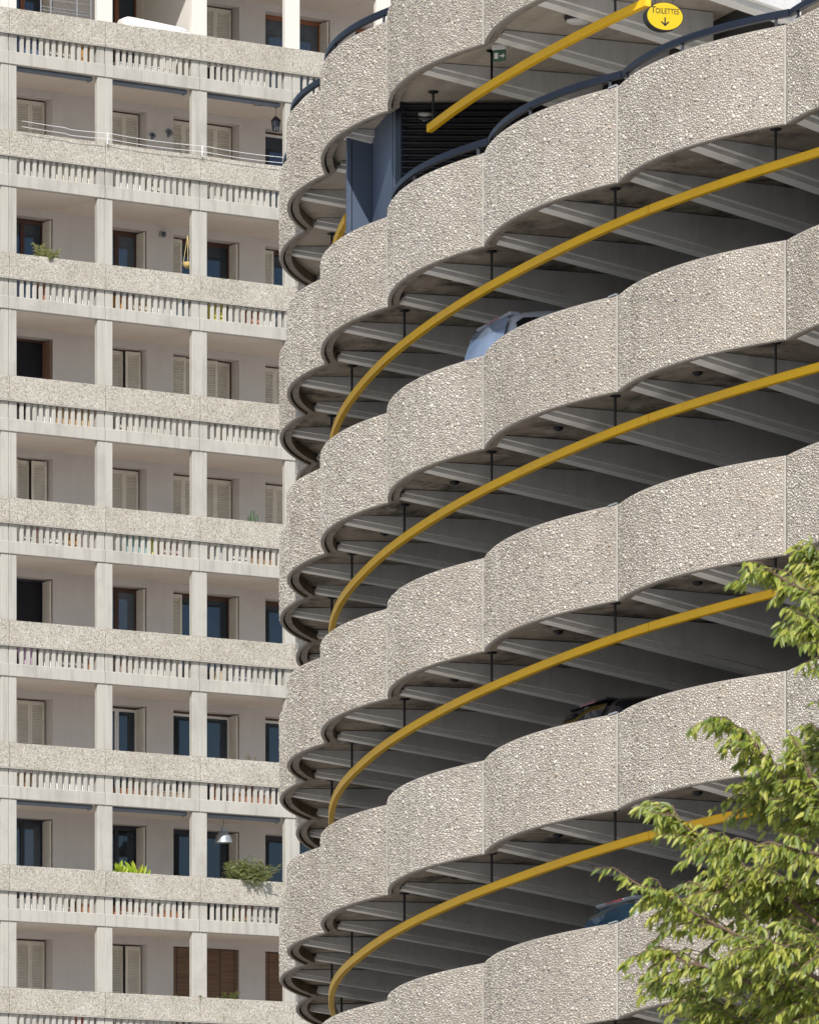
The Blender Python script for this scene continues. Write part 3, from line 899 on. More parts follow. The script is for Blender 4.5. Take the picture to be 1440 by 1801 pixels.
# ------------------------------------------------------------------ small fittings under the top deck
def soffit_pt(kf, d, l):
    p = outer(kf, d)[0]; p.z += -P * l + 0.158
    return p
def find_k(px, d, lo=-1.5, hi=4.0):
    for _ in range(50):
        mid = (lo + hi) / 2; p = outer(mid, d)[0]
        if CX + F_PX * p.x / p.y > px: lo = mid
        else: hi = mid
    return (lo + hi) / 2
for px, d, lab in ((1016, 1.1, 'round white ceiling light nearest the toilets sign'), (823, 0.85, 'round white ceiling light half hidden by the short yellow beam')):
    p = soffit_pt(find_k(px, d), d, -1)
    t = thing('ceiling_light', lab, 'ceiling light', p, 0, 'round lights under the top deck')
    MB().lathe([(0.175, 0.004), (0.185, -0.04), (0.17, -0.07)], 24).build('housing', M['black_metal'], t, True, 40)
    MB().lathe([(0.155, -0.069), (0.15, -0.09), (0.10, -0.112), (0.02, -0.12)], 24).build('diffuser', M['white_plastic'], t, True, 60)
fit_me = MB().lathe([(0.065, 0.004), (0.068, -0.02), (0.06, -0.032), (0.04, -0.042)], 12).mesh('housing', True, 40); fit_me.materials.append(M['black_metal'])
rim_me = MB().lathe([(0.034, -0.043), (0.02, -0.052)], 12).mesh('lens', True, 40); rim_me.materials.append(M['pane_curtain'])
for l in range(1, 5):
    for k in (1, 2, 3, 4, 5):
        p = soffit_pt(k - 0.24, 0.92, l)
        t = thing('spot_lamp', 'small dark spot lamp under the %s long yellow beam deck, %s from the right' % (('topmost', 'second', 'third', 'fourth', 'lowest')[l], ('first', 'second', 'third', 'fourth', 'fifth')[k - 1]), 'lamp', p, 0, 'spot lamps under the ramp decks')
        link('housing', fit_me, None, t); link('lens', rim_me, None, t)
p = soffit_pt(find_k(747, 0.62), 0.62, -1)
t = thing('security_camera', 'white dome security camera under the top deck', 'security camera', p)
MB().box(-0.10, -0.04, -0.02, 0.03, -0.19, 0.0, 0.01).build('bracket', M['white_plastic'], t)
MB().lathe([(0.10, -0.10), (0.115, -0.13), (0.115, -0.20), (0.10, -0.215)], 20).build('housing', M['white_plastic'], t, True, 40)
MB().lathe([(0.078, -0.214), (0.075, -0.25), (0.05, -0.285), (0.015, -0.30)], 20).build('dome', M['car_glass'], t, True, 60)
p = soffit_pt(find_k(878, 0.60), 0.60, -1)
t = thing('exit_sign', 'small green emergency exit sign hung beside the hanger rod', 'exit sign', p, radians(-25))
MB().box(-0.10, 0.10, -0.03, 0.03, -0.07, 0.0, 0.006).build('housing', M['white_plastic'], t)
ex = MB().box(-0.095, 0.095, -0.008, 0.008, -0.225, -0.071).build('plate', M['green_sign'], t)
pc = MB()
pc.box(-0.07, -0.015, -0.0115, -0.009, -0.19, -0.11)
pc.add([(0.01, -0.011, -0.145), (0.05, -0.011, -0.145), (0.05, -0.011, -0.12), (0.085, -0.011, -0.155), (0.05, -0.011, -0.19), (0.05, -0.011, -0.165), (0.01, -0.011, -0.165)], [(0, 1, 2, 3, 4, 5, 6)])
pc.build('pictogram', M['white_plastic'], ex)
# conduit
cd = MB(); pts = []
for q in range(12):
    kf = find_k(747, 0.66) + 0.1; d = 0.66 + q * 0.2
    pp = soffit_pt(kf - 0.012 * q, d, -1); pp.z -= 0.02; pts.append(pp)
root = pts[0].copy()
cdo = MB().tube([p - root for p in pts], 0.014, 6).build('cable_conduit', M['galv'])
cdo.location = root; cdo['label'] = 'thin grey cable conduit running along the soffit from the security camera'; cdo['category'] = 'conduit'

# ------------------------------------------------------------------ oval toilets sign
sp = at(1169, 28, 93.3)
sg = thing('toilets_sign', 'oval yellow toilets sign with a black arrow at the top right', 'sign', sp, radians(17))
A, Bv, TK = 0.245, 0.178, 0.15
el = lambda s, y: [(A * s * cos(2 * pi * q / 40), y, Bv * s * sin(2 * pi * q / 40)) for q in range(40)]
MB().loft([el(1.02, TK), el(1.04, 0.02), el(1.04, 0.0)]).build('casing', M['sign_black'], sg)
MB().loft([el(0.985, -0.001), el(0.985, -0.006)]).build('face', M['sign_yellow'], sg)
def text_mesh(body, size, x, y, z, name, sx=1.0):
    cu = bpy.data.curves.new(name, 'FONT'); cu.body = body; cu.size = size; cu.align_x = 'LEFT'; cu.extrude = 0.001
    tmp = bpy.data.objects.new(name + '_tmp', cu); COL.objects.link(tmp)
    dg = bpy.context.evaluated_depsgraph_get()
    me = bpy.data.meshes.new_from_object(tmp.evaluated_get(dg))
    bpy.data.objects.remove(tmp)
    xs = [v.co.x for v in me.vertices]
    o = link(name, me, M['sign_black'], sg)
    o.rotation_euler = (pi / 2, 0, 0); o.location = (x, y, z); o.scale = (sx, 1, 1)
    return o, max(xs) * sx
o, w0 = text_mesh('T', 0.125, -0.195, -0.0085, 0.035, 'lettering', 0.95)
text_mesh('OILETTES', 0.098, -0.195 + w0 - 0.006, -0.0085, 0.035, 'lettering', 0.78)
ar = MB(); y = -0.008
ar.box(-0.010, 0.010, y, y + 0.0015, -0.115, -0.015)
for s in (-1, 1):
    ar.add([(0, y, -0.13), (0, y, -0.105), (s * 0.042, y, -0.062), (s * 0.056, y, -0.076), (0, y + .0015, -0.13), (0, y + .0015, -0.105), (s * 0.042, y + .0015, -0.062), (s * 0.056, y + .0015, -0.076)],
           [(0, 1, 2, 3), (7, 6, 5, 4), (0, 3, 7, 4), (1, 0, 4, 5), (2, 1, 5, 6), (3, 2, 6, 7)])
ar.build('arrow', M['sign_black'], sg)
for x in (-0.12, 0.12):
    MB().tube([(x, 0.04, 0.15), (x, 0.04, 0.34), (x * 1.02, 0.06, 0.62)], 0.009, 6).build('hanger', M['black_metal'], sg)

# ------------------------------------------------------------------ cars parked behind the parapets
CARS = {'hatch': [(0.0, .36, .60, .62, .78, .70), (.03, .30, .78, .80, .84, .74), (.07, .28, .93, .99, .86, .70), (.16, .27, .96, 1.15, .87, .66), (.30, .26, .97, 1.36, .88, .61),
                  (.42, .26, .97, 1.45, .88, .60), (1.0, .26, .95, 1.51, .89, .62), (1.7, .26, .94, 1.50, .89, .62), (2.25, .26, .92, 1.42, .89, .60), (2.95, .26, .90, 1.0, .88, .62),
                  (3.5, .28, .82, .88, .86, .60), (3.85, .30, .66, .70, .80, .56), (3.95, .36, .52, .54, .72, .52)],
        'mono': [(0.0, .36, .62, .64, .80, .72), (.03, .30, .80, .84, .86, .78), (.06, .28, .96, 1.04, .90, .76), (.11, .27, 1.00, 1.25, .91, .74), (.20, .26, 1.02, 1.50, .92, .70),
                 (.32, .26, 1.02, 1.60, .92, .68), (1.0, .26, 1.0, 1.68, .93, .70), (2.0, .26, .98, 1.66, .93, .70), (2.6, .26, .96, 1.50, .93, .66), (3.3, .26, .94, 1.08, .92, .66),
                 (3.9, .28, .84, .90, .88, .62), (4.2, .32, .62, .66, .80, .56)]}
def car(label, paint, kf, d, l, kind='hatch', tail='mid', spoiler=True, skew=0, zs=1.0, rear='car_glass'):
    S = [(a, b * zs, c * zs, e * zs, f, g) for a, b, c, e, f, g in CARS[kind]]
    p = outer(kf, d)[0]; p.z += -P * l + 0.303
    c = Vector((RX, RY)) - Vector((p.x, p.y))
    t = thing('parked_car', label, 'car', p, 0, 'cars parked on the ramp')
    slope = math.atan2(DH, RR * radians(DTH))
    # the right side of the car (seen from behind) stands uphill
    t.rotation_euler = Euler((-slope, 0, atan2(c.y, c.x) + radians(skew)), 'XYZ')
    def sec(s):
        x, zl, zb, zr, hw, hr = s
        return [(hw * .93, zl), (hw, zl + (zb - zl) * .35), (hw * .99, zb), (hr * 1.02, zb + (zr - zb) * .86), (hr * .90, zr - (zr - zb) * .035), (hr * .5, zr), (0, zr + .008)]
    rings = []
    for s in S:
        h = sec(s)
        rings.append([(s[0], y, z) for y, z in h] + [(s[0], -y, z) for y, z in reversed(h[:-1])])
    bd = MB().loft(rings).build('body', M[paint], t, True)
    sb = bd.modifiers.new('round', 'SUBSURF'); sb.levels = sb.render_levels = 2
    def surf(i0, i1, q0, q1, name, nn=5, off=0.012, par=None):
        """glass following the body between stations i0..i1 and section points q0..q1 on both sides"""
        for sd in (1, -1):
            m = MB(); rr = []
            for i in range(i0, i1 + 1):
                h = sec(S[i]); a, b = h[q0], h[q1]
                rr.append([(S[i][0], sd * (a[0] + (b[0] - a[0]) * (.08 + .84 * q / 3) + off), a[1] + (b[1] - a[1]) * (.10 + .80 * q / 3)) for q in range(4)])
            m.loft(rr, False, False).build(name, M['car_glass'], t, True)
    n = len(S)
    surf(4 if kind == 'hatch' else 4, n - 5, 2, 3, 'side_window')
    # rear window over the slanted tail
    i0, i1 = (2, 4) if kind == 'hatch' else (2, 4)
    m = MB(); rr = []
    for i in range(i0, i1 + 1):
        x, zl, zb, zr, hw, hr = S[i]
        rr.append([(x - 0.035 - .012 * (1 - abs(q / 3 - 1)), hr * .84 * (q / 3 - 1), zr - .005 + .022 * (1 - abs(q / 3 - 1))) for q in range(7)])
    m.loft(rr, False, False).build('rear_window', M[rear], t, True)
    # windscreen
    m = MB(); rr = []
    for i in (n - 5, n - 4) if kind == 'hatch' else (n - 4, n - 3):
        x, zl, zb, zr, hw, hr = S[i]
        rr.append([(x + .01, hr * .86 * (q / 3 - 1), zr + .016) for q in range(7)])
    m.loft(rr, False, False).build('windscreen', M['car_glass'], t, True)
    if spoiler:
        x, zl, zb, zr, hw, hr = S[5]
        ov = .035 if kind == 'hatch' else .0
        sp = MB().box(S[4][0] - ov, x + .05, -hr * .80, hr * .80, zr - .06, zr - .012, .022).build('spoiler', M[paint], t)
        MB().box(S[4][0] - ov - .006, S[4][0] - ov - .001, -.2, .2, zr - .046, zr - .02).build('brake_light', M['red_lens'], sp)
    for sd in (1, -1):
        if tail == 'high':
            m = MB().loft([[(S[2][0] - .02, sd * (S[2][4] * .86), 1.00), (S[2][0] - .02, sd * .70, 1.00), (S[2][0] + .1, sd * .70, 1.0), (S[2][0] + .1, sd * S[2][4] * .9, 1.0)],
                           [(S[4][0] - .05, sd * (S[4][5] * 1.13), 1.17), (S[4][0] - .05, sd * .64, 1.18), (S[4][0] + .1, sd * .64, 1.18), (S[4][0] + .12, sd * S[4][5] * 1.2, 1.16)]])
        else:
            m = MB().box(-.0, .12, sd * .60 if sd > 0 else -.84, .84 if sd > 0 else sd * .60, .72, .90, .02)
        m.build('tail_light', M['red_lens'], t)
        for xw in (.72, 3.15):
            y0 = sd * .70
            wv = [(.31 * cos(2 * pi * q / 20), .31 * sin(2 * pi * q / 20)) for q in range(20)]
            tyre = MB().loft([[(xw + a, y0 - .095, .31 + b) for a, b in wv], [(xw + a, y0 + .19 * .5, .31 + b) for a, b in wv]]).build('wheel', M['tyre'], t)
            MB().loft([[(xw + a * .66, y0 + sd * .10 - .012, .31 + b * .66) for a, b in wv], [(xw + a * .6, y0 + sd * .10 + .012, .31 + b * .6) for a, b in wv]]).build('rim', M['galv'], tyre)
    MB().box(-.012, .012, -.26, .26, .60, .72).build('number_plate', M['white_plastic'], t)
    return t
car('silver blue car with a thin red brake light above its rear window', 'car_white', 2.20, 0.5, 1, 'mono', 'mid', zs=1.03, rear='car_glass_sky')
car('black car with a roof spoiler behind the second lowest full parapet', 'car_black', 1.48, 0.7, 3, 'hatch', 'mid')
car('grey car with a red tail light and blue rear window beside the leaves', 'car_grey', 1.27, 0.60, 4, 'hatch', 'high', zs=0.99, rear='car_glass_blue')
car('dark car of which only a sliver of roof shows at the lowest deck', 'car_black', 2.2, 1.05, 4, 'hatch', 'mid', False)

# ------------------------------------------------------------------ plants and other things on the balconies
def leaf_card(m, p, d, up, L, W, fold=0.25):
    """a folded pointed leaf from p along d"""
    d = d.normalized(); s = d.cross(up)
    if s.length < 1e-3: s = d.cross(Vector((1, 0, 0)))
    s.normalize(); n = s.cross(d).normalized()
    a = p + d * L * .38; b = p + d * L * .72
    drop = n * (-W * fold)
    V = [p, a + s * W * .5 + n * W * fold, a + drop * .2, a - s * W * .5 + n * W * fold, b + s * W * .36 + n * W * fold * .6 - n * L * .03, b - n * L * .05, b - s * W * .36 + n * W * fold * .6 - n * L * .03, p + d * L - n * L * .12]
    m.add(V, [(0, 2, 1), (0, 3, 2), (1, 2, 5, 4), (2, 3, 6, 5), (4, 5, 7), (5, 6, 7)])

def pot_mesh(r=0.12, h=0.2):
    return MB().lathe([(r * .68, 0), (r * .92, h * .8), (r * 1.06, h * .8), (r * 1.06, h), (r * .92, h), (r * .86, h * .9)], 16)

def potted(label, u, d, z, r, h, stems, L, W, mat, spread, height, potmat='terracotta', seed=1, group='balcony plants', droop=0.2, name='potted_plant'):
    rr = random.Random(seed)
    t = bthing(name, label, 'plant', u, d, z, group)
    pot_mesh(r, h).build('pot', M[potmat], t, True, 40)
    m = MB(); st = MB()
    for q in range(stems):
        az = rr.uniform(0, 2 * pi); tilt = rr.uniform(0.05, spread)
        hh = height * rr.uniform(.6, 1.0)
        base = Vector((rr.uniform(-.4, .4) * r, rr.uniform(-.4, .4) * r, h * .9))
        tip = base + Vector((cos(az) * tilt * hh, sin(az) * tilt * hh, hh * (1 - .3 * tilt)))
        mid = base.lerp(tip, .5) + Vector((0, 0, .06 * hh))
        st.tube([base, mid, tip], [.006, .005, .003], 5)
        nl = max(4, int(hh / L * 5))
        for w in range(nl):
            f = .25 + .75 * w / nl
            p = base.lerp(mid, f * 2) if f < .5 else mid.lerp(tip, f * 2 - 1)
            a2 = rr.uniform(0, 2 * pi)
            dr = Vector((cos(a2), sin(a2), rr.uniform(.1, .9) - droop))
            leaf_card(m, p, dr, Vector((0, 0, 1)), L * rr.uniform(.7, 1.2), W * rr.uniform(.8, 1.2))
    st.build('stem', M['dark_leaf'], t)
    o = m.build('foliage', M[mat], t); o['kind'] = 'stuff'
    return t

def FLOOR(i): return row_top(i) - 1.058
# oleander at the third balcony of floor 7
zt = row_top(7)
o_u = u_of(432, 0.2)
potted('bushy grey green oleander leaning over the balcony beside the dome lamp', u_of(432, .34), 0.34, FLOOR(7),   .2, .62, 130, .17, .045, 'oleander', .85, 1.12, seed=3, droop=.1, name='oleander_bush')
# bright canna leaves
def canna(label, u, i, n, seed, H):
    rr = random.Random(seed)
    t = bthing('leafy_plant', label, 'plant', u, .34, FLOOR(i), 'balcony plants')
    MB().box(-.22, .22, -.1, .1, 0, .3, .02).build('planter', M['terracotta'], t)
    m = MB()
    for q in range(n):
        p = Vector((rr.uniform(-.18, .18), rr.uniform(-.06, .06), rr.uniform(.85, 1.0)))
        az = rr.uniform(-.9, .9)
        leaf_card(m, p, Vector((sin(az) * .8, rr.uniform(-.5, .3), rr.uniform(.7, 1.2))), Vector((0, -1, .2)), H * rr.uniform(.75, 1.2), .13, .15)
    sm = MB()
    for q in range(7):
        x = rr.uniform(-.16, .16); sm.tube([(x, 0, .27), (x * 1.1, rr.uniform(-.03, .03), 1.0)], .01, 5)
    sm.build('stem', M['dark_leaf'], t)
    o = m.build('foliage', M['bright_leaf'], t); o['kind'] = 'stuff'
canna('bright yellow green pointed plant at the column, second lowest full floor', u_of(208, .34), 7, 11, 5, .42)
canna('bright yellow green pointed plant just right of its twin, second lowest full floor', u_of(243, .34), 7, 11, 8, .42)
potted('pale variegated shrub peeping over the parapet, third floor from the top', u_of(76, .3), .3, FLOOR(2), .15, .55, 34, .09, .055, 'pale_leaf', .5, .98, seed=9, droop=0)
potted('small flowering plant over the parapet of the leftmost balcony, second lowest floor', u_of(67, .3), .3, FLOOR(7), .12, .6, 8, .07, .045, 'pale_leaf', .5, .55, seed=10)
potted('dry reddish twiggy plant on the right balcony above the dome lamp floor', u_of(440, .3), .3, FLOOR(6), .12, .5, 9, .06, .018, 'dry_leaf', .7, .85, seed=12)
potted('wispy plant in front of the bamboo blind beside the column', u_of(327, .32), .32, FLOOR(8), .14, .45, 12, .07, .035, 'pale_leaf', .45, .85, seed=14)
potted('dark leafy plant in the middle of the wide bamboo blind', u_of(396, .32), .32, FLOOR(8), .14, .4, 14, .09, .035, 'dark_leaf', .5, 1.0, seed=15)
potted('short dry sprigs along the parapet left of the white framed windows', u_of(376, .3), .3, FLOOR(6), .1, .7, 6, .05, .02, 'dry_leaf', .6, .42, seed=17)
potted('grassy plant rising over the lowest parapet at the bottom edge', u_of(200, .1), -.0 + .3, FLOOR(8) + .0, .11, .4, 5, .09, .03, 'bright_leaf', .5, .3, seed=18)
# cactus
t = bthing('cactus', 'small branched green cactus on the parapet of the right balcony', 'cactus', u_of(444, .28), .28, FLOOR(4))
pot_mesh(.12, .22).build('pot', M['terracotta'], t, True, 40)
def cact(m, pts, r):
    pts = [Vector(p) for p in pts]
    m.tube(pts + [pts[-1] + Vector((0, 0, .03))], [r] * len(pts) + [r * .4], 9)
c = MB(); cact(c, [(0, 0, .2), (0, 0, .8), (0, 0, 1.34)], .05); c.build('stem', M['cactus'], t, True)
for s, z0, z1 in ((1, .98, 1.24), (-1, 1.02, 1.20), (1, .72, 1.06)):
    c = MB(); cact(c, [(0, 0, z0), (s * .10, -.02, z0 + .02), (s * .11, -.02, z1)], .034); c.build('arm', M['cactus'], t, True)
# dome pendant lamp
t = bthing('pendant_lamp', 'grey metal dome pendant lamp hanging above the oleander', 'lamp', u_of(393, .55), .55, row_top(6) - 1.252)
zl = z_of(1483, u_of(393, .55), .55) - (row_top(6) - 1.252)
MB().tube([(0, 0, 0), (0, 0, zl + .36)], .006, 6).build('cord', M['black_metal'], t)
MB().lathe([(.05, zl + .36), (.06, zl + .27), (.10, zl + .245), (.16, zl + .19), (.19, zl + .10), (.20, zl + .03), (.215, zl), (.20, zl + .004)], 24).build('shade', M['galv'], t, True, 40)
# hanging lantern
t = bthing('lantern', 'small hanging metal lantern near the ramp on the second floor from the top', 'lantern', u_of(485, .5), .5, row_top(0) - 1.252)
MB().tube([(-.45, .3, -.02), (0, 0, -.05), (0, 0, -.28)], .006, 6).build('cord', M['black_metal'], t)
MB().lathe([(.02, -.28), (.05, -.30), (.13, -.38), (.13, -.395)], 6).build('cap', M['black_metal'], t)
MB().lathe([(.11, -.396), (.075, -.62)], 6).build('glass', M['pane_curtain'], t)
for q in range(6):
    a = pi / 3 * q
    MB().tube([(.113 * cos(a), .113 * sin(a), -.395), (.078 * cos(a), .078 * sin(a), -.63)], .008, 5).build('bar', M['black_metal'], t)
# wall lamp
u = u_of(285, DEPTH)
t = bthing('wall_lamp', 'grey bulkhead lamp on the balcony wall beside the half open shutter', 'lamp', u, DEPTH, z_of(412, u, DEPTH))
MB().box(-.09, .09, -.06, -.002, -.07, .07, .02).build('housing', M['galv'], t)
MB().lathe([(.06, 0), (.07, .04), (.05, .09)], 12).build('globe', M['pane_curtain'], t).rotation_euler = (pi / 2, 0, 0)
MB().tube([(0, -.012, .07), (0, -.012, .42)], .009, 5).build('conduit', M['white_plastic'], t)
# two little wall ornaments
for px, py, sx, lab in ((267, 239, .10, 'small dark wall ornament, lower one between the closed shutters'), (296, 234, .12, 'dark bird shaped wall ornament beside the column')):
    u = u_of(px, DEPTH)
    t = bthing('wall_ornament', lab, 'ornament', u, DEPTH, z_of(py, u, DEPTH), 'wall ornaments')
    MB().loft([[(x * sx, -.03 - .0 * z, z * sx) for x, z in ((-.9, .3), (-.2, .9), (.7, .7), (1, 0), (.3, -.5), (-.2, -.9), (-.3, -.1))], [(x * sx * .9, -.002, z * sx * .9) for x, z in ((-.9, .3), (-.2, .9), (.7, .7), (1, 0), (.3, -.5), (-.2, -.9), (-.3, -.1))]]).build('body', M['awning'], t)
    MB().lathe([(.018, 0), (.018, .04)], 8, (0, -.05, 0)).build('boss', M['black_metal'], t)
# laundry lines on floor 1
t = bthing('clothes_line', 'two thin white washing lines strung along the balconies on white brackets', 'clothes line', 0, -.12, row_top(1))
for u in (BAY, 2 * BAY):
    MB().box(u - .012, u + .012, .04, .07, -.04, .22, .004).build('bracket', M['white_plastic'], t)
for dz, dd_ in ((.20, -.01), (.07, .0)):
    pts = []
    for q in range(41):
        u = .25 + (3 * BAY - .3) * q / 40
        ph = ((u / BAY) % 1); sag = .035 * 4 * ph * (1 - ph)
        pts.append((u, dd_, dz - sag + (.03 if u < BAY * .6 else 0)))
    MB().tube(pts, .0065, 5).build('line', M['white_plastic'], t)
# plank, hanging basket, mattress, clothes rack, table
u = u_of(146, DEPTH - .08)
t = bthing('plank', 'grey wooden plank leaning on the balcony wall beside the dark window', 'plank', u, DEPTH - .16, FLOOR(5))
pl = MB().box(-.11, .11, 0, .03, 0, 1.36, .004).build('board', cloth((.32, .28, .25)), t); pl.rotation_euler = (radians(-4), radians(-2), 0)
MB().box(-.11, .11, -.02, -.001, .5, .56).build('batten', cloth((.28, .24, .21)), pl)
u = u_of(330, .35)
t = bthing('hanging_basket', 'straw hanging basket on cords beside the column, third floor from the top', 'basket', u, .35, z_of(470, u, .35))
MB().lathe([(.05, -.02), (.11, .04), (.12, .11), (.10, .12)], 14).build('bowl', cloth((.62, .46, .18)), t, True, 50)
for a in (0, 2.1, 4.2):
    MB().tube([(.11 * cos(a), .11 * sin(a), .12), (0, 0, .75)], .006, 5).build('cord', cloth((.62, .5, .25)), t)
t = bthing('mattress', 'white folded mattress airing on the top parapet', 'mattress', u_of(214, .2), .16, row_top(0) - .05)
ml = u_of(331, .2) - u_of(214, .2)
m = MB(); rings = []
for q in range(13):
    x = ml * q / 12; e = min(1, .72 + 3 * min(q / 12, 1 - q / 12))
    hh = .30 - .10 * q / 12
    rings.append([(x, .0, 0), (x, -.05 * e, .06), (x, -.05 * e, hh * e - .05), (x, .02, hh * e), (x, .16, hh * e), (x, .22, hh * e - .05), (x, .22, .05), (x, .18, 0)])
m.loft(rings).build('pad', M['white_plastic'], t, True, 60)
MB().tube([(0, -.04, .2), (ml, -.055, .12)], .006, 5).build('piping', cloth((.6, .6, .6)), t)
u0, u1 = u_of(72, .5), u_of(160, .5)
t = bthing('clothes_rack', 'chrome wire clothes rack on the top left balcony', 'clothes rack', u0, .5, FLOOR(0))
W = u1 - u0
for x in (0, W * .2, W * .72, W):
    MB().tube([(x, 0, 0), (x, 0, 1.9)], .016, 8).build('upright', M['galv'], t)
for z in (1.02, 1.24, 1.32, 1.5):
    MB().tube([(0, 0, z), (W, 0, z)], .012, 8).build('rail', M['galv'], t)
for q in range(7):
    MB().tube([(W * (q + .5) / 7, .01, 1.02), (W * (q + .5) / 7, .01, 1.32)], .006, 5).build('wire', M['galv'], t)
t = bthing('table', 'small orange wooden table behind the clothes rack on the top floor', 'table', u_of(104, .8), .85, FLOOR(0))
wo_ = cloth((.52, .27, .07)); wd_ = u_of(158, .8) - u_of(104, .8)
MB().box(0, wd_, -.25, .25, 1.12, 1.2, .01).build('top', wo_, t)
for x in (.05, wd_ - .05):
    for y in (-.2, .2):
        MB().box(x - .035, x + .035, y - .035, y + .035, 0, 1.119).build('leg', wo_, t)

# things standing behind the balusters
def crate(t, w, h, dpt, mat):
    for q in range(3):
        z = h * (q + .08) / 3
        MB().box(0, w, 0, .015, z, z + h / 3 * .78).build('slat', mat, t)
        MB().box(0, w, dpt - .015, dpt, z, z + h / 3 * .78).build('slat', mat, t)
    MB().box(0, .02, .016, dpt - .016, 0, h).build('side', mat, t); MB().box(w - .02, w, .016, dpt - .016, 0, h).build('side', mat, t)
    MB().box(.021, w - .021, .016, dpt - .016, 0, .02).build('base', mat, t)
def trough(t, w, h, dpt, mat):
    m = MB(); m.loft([[(w * .04, .02, 0), (w * .96, .02, 0), (w * .96, dpt - .02, 0), (w * .04, dpt - .02, 0)], [(0, 0, h * .86), (w, 0, h * .86), (w, dpt, h * .86), (0, dpt, h * .86)]]); m.build('body', mat, t)
    MB().box(-.015, w + .015, -.015, dpt + .015, h * .861, h, .008).build('rim', mat, t)
def bin_(t, w, h, dpt, mat):
    MB().lathe([(w * .38, 0), (w * .5, h * .82), (w * .53, h * .82), (w * .53, h * .88)], 18, (w / 2, dpt / 2, 0)).build('body', mat, t, True, 40)
    MB().lathe([(w * .55, h * .881), (w * .5, h * .95), (w * .2, h)], 18, (w / 2, dpt / 2, 0)).build('lid', mat, t, True, 40)
def cupboard(t, w, h, dpt, mat):
    MB().box(0, w, .02, dpt, 0, h, .006).build('body', mat, t)
    for q in range(2):
        dr = MB().box(w * q / 2 + .008, w * (q + 1) / 2 - .008, 0, .0195, .03, h - .03).build('door', mat, t)
        MB().box(w / 2 - .05 + q * .09, w / 2 - .04 + q * .09, -.02, -.0005, h * .5, h * .6).build('handle', M['galv'], dr)
KIND = {'crate': crate, 'trough': trough, 'bin': bin_, 'cupboard': cupboard}
ROWN = ['top', 'second', 'third', 'fourth', 'fifth', 'sixth', 'seventh', 'eighth', 'ninth']
BAYN = ['leftmost', 'middle', 'right hand']
def clutter(kind, i, px, wpx, h, col, colname):
    u = u_of(px, .17); w = u_of(px + wpx, .17) - u
    j = 0 if px < 187 else 1 if px < 353 else 2
    noun = {'crate': 'slatted crate', 'trough': 'planter trough', 'bin': 'lidded bin', 'cupboard': 'low cupboard'}[kind]
    t = bthing({'crate': 'slatted_crate', 'trough': 'planter_trough', 'bin': 'lidded_bin', 'cupboard': 'low_cupboard'}[kind],
               '%s %s behind the balusters, %s railing from top, %s bay' % (colname, noun, ROWN[i], BAYN[j]), noun.split()[-1], u, .185, FLOOR(i), 'things behind the balusters')
    KIND[kind](t, w, h, .3, cloth(col))
WHT, BLU, ORG, TER, YEL, TEAL, BRN, GRN, PNK, RED, DRK = (.84, .84, .82), (.10, .16, .30), (.62, .30, .08), (.45, .18, .09), (.70, .66, .05), (.36, .56, .56), (.36, .22, .12), (.12, .26, .04), (.62, .42, .60), (.55, .06, .05), (.03, .03, .04)
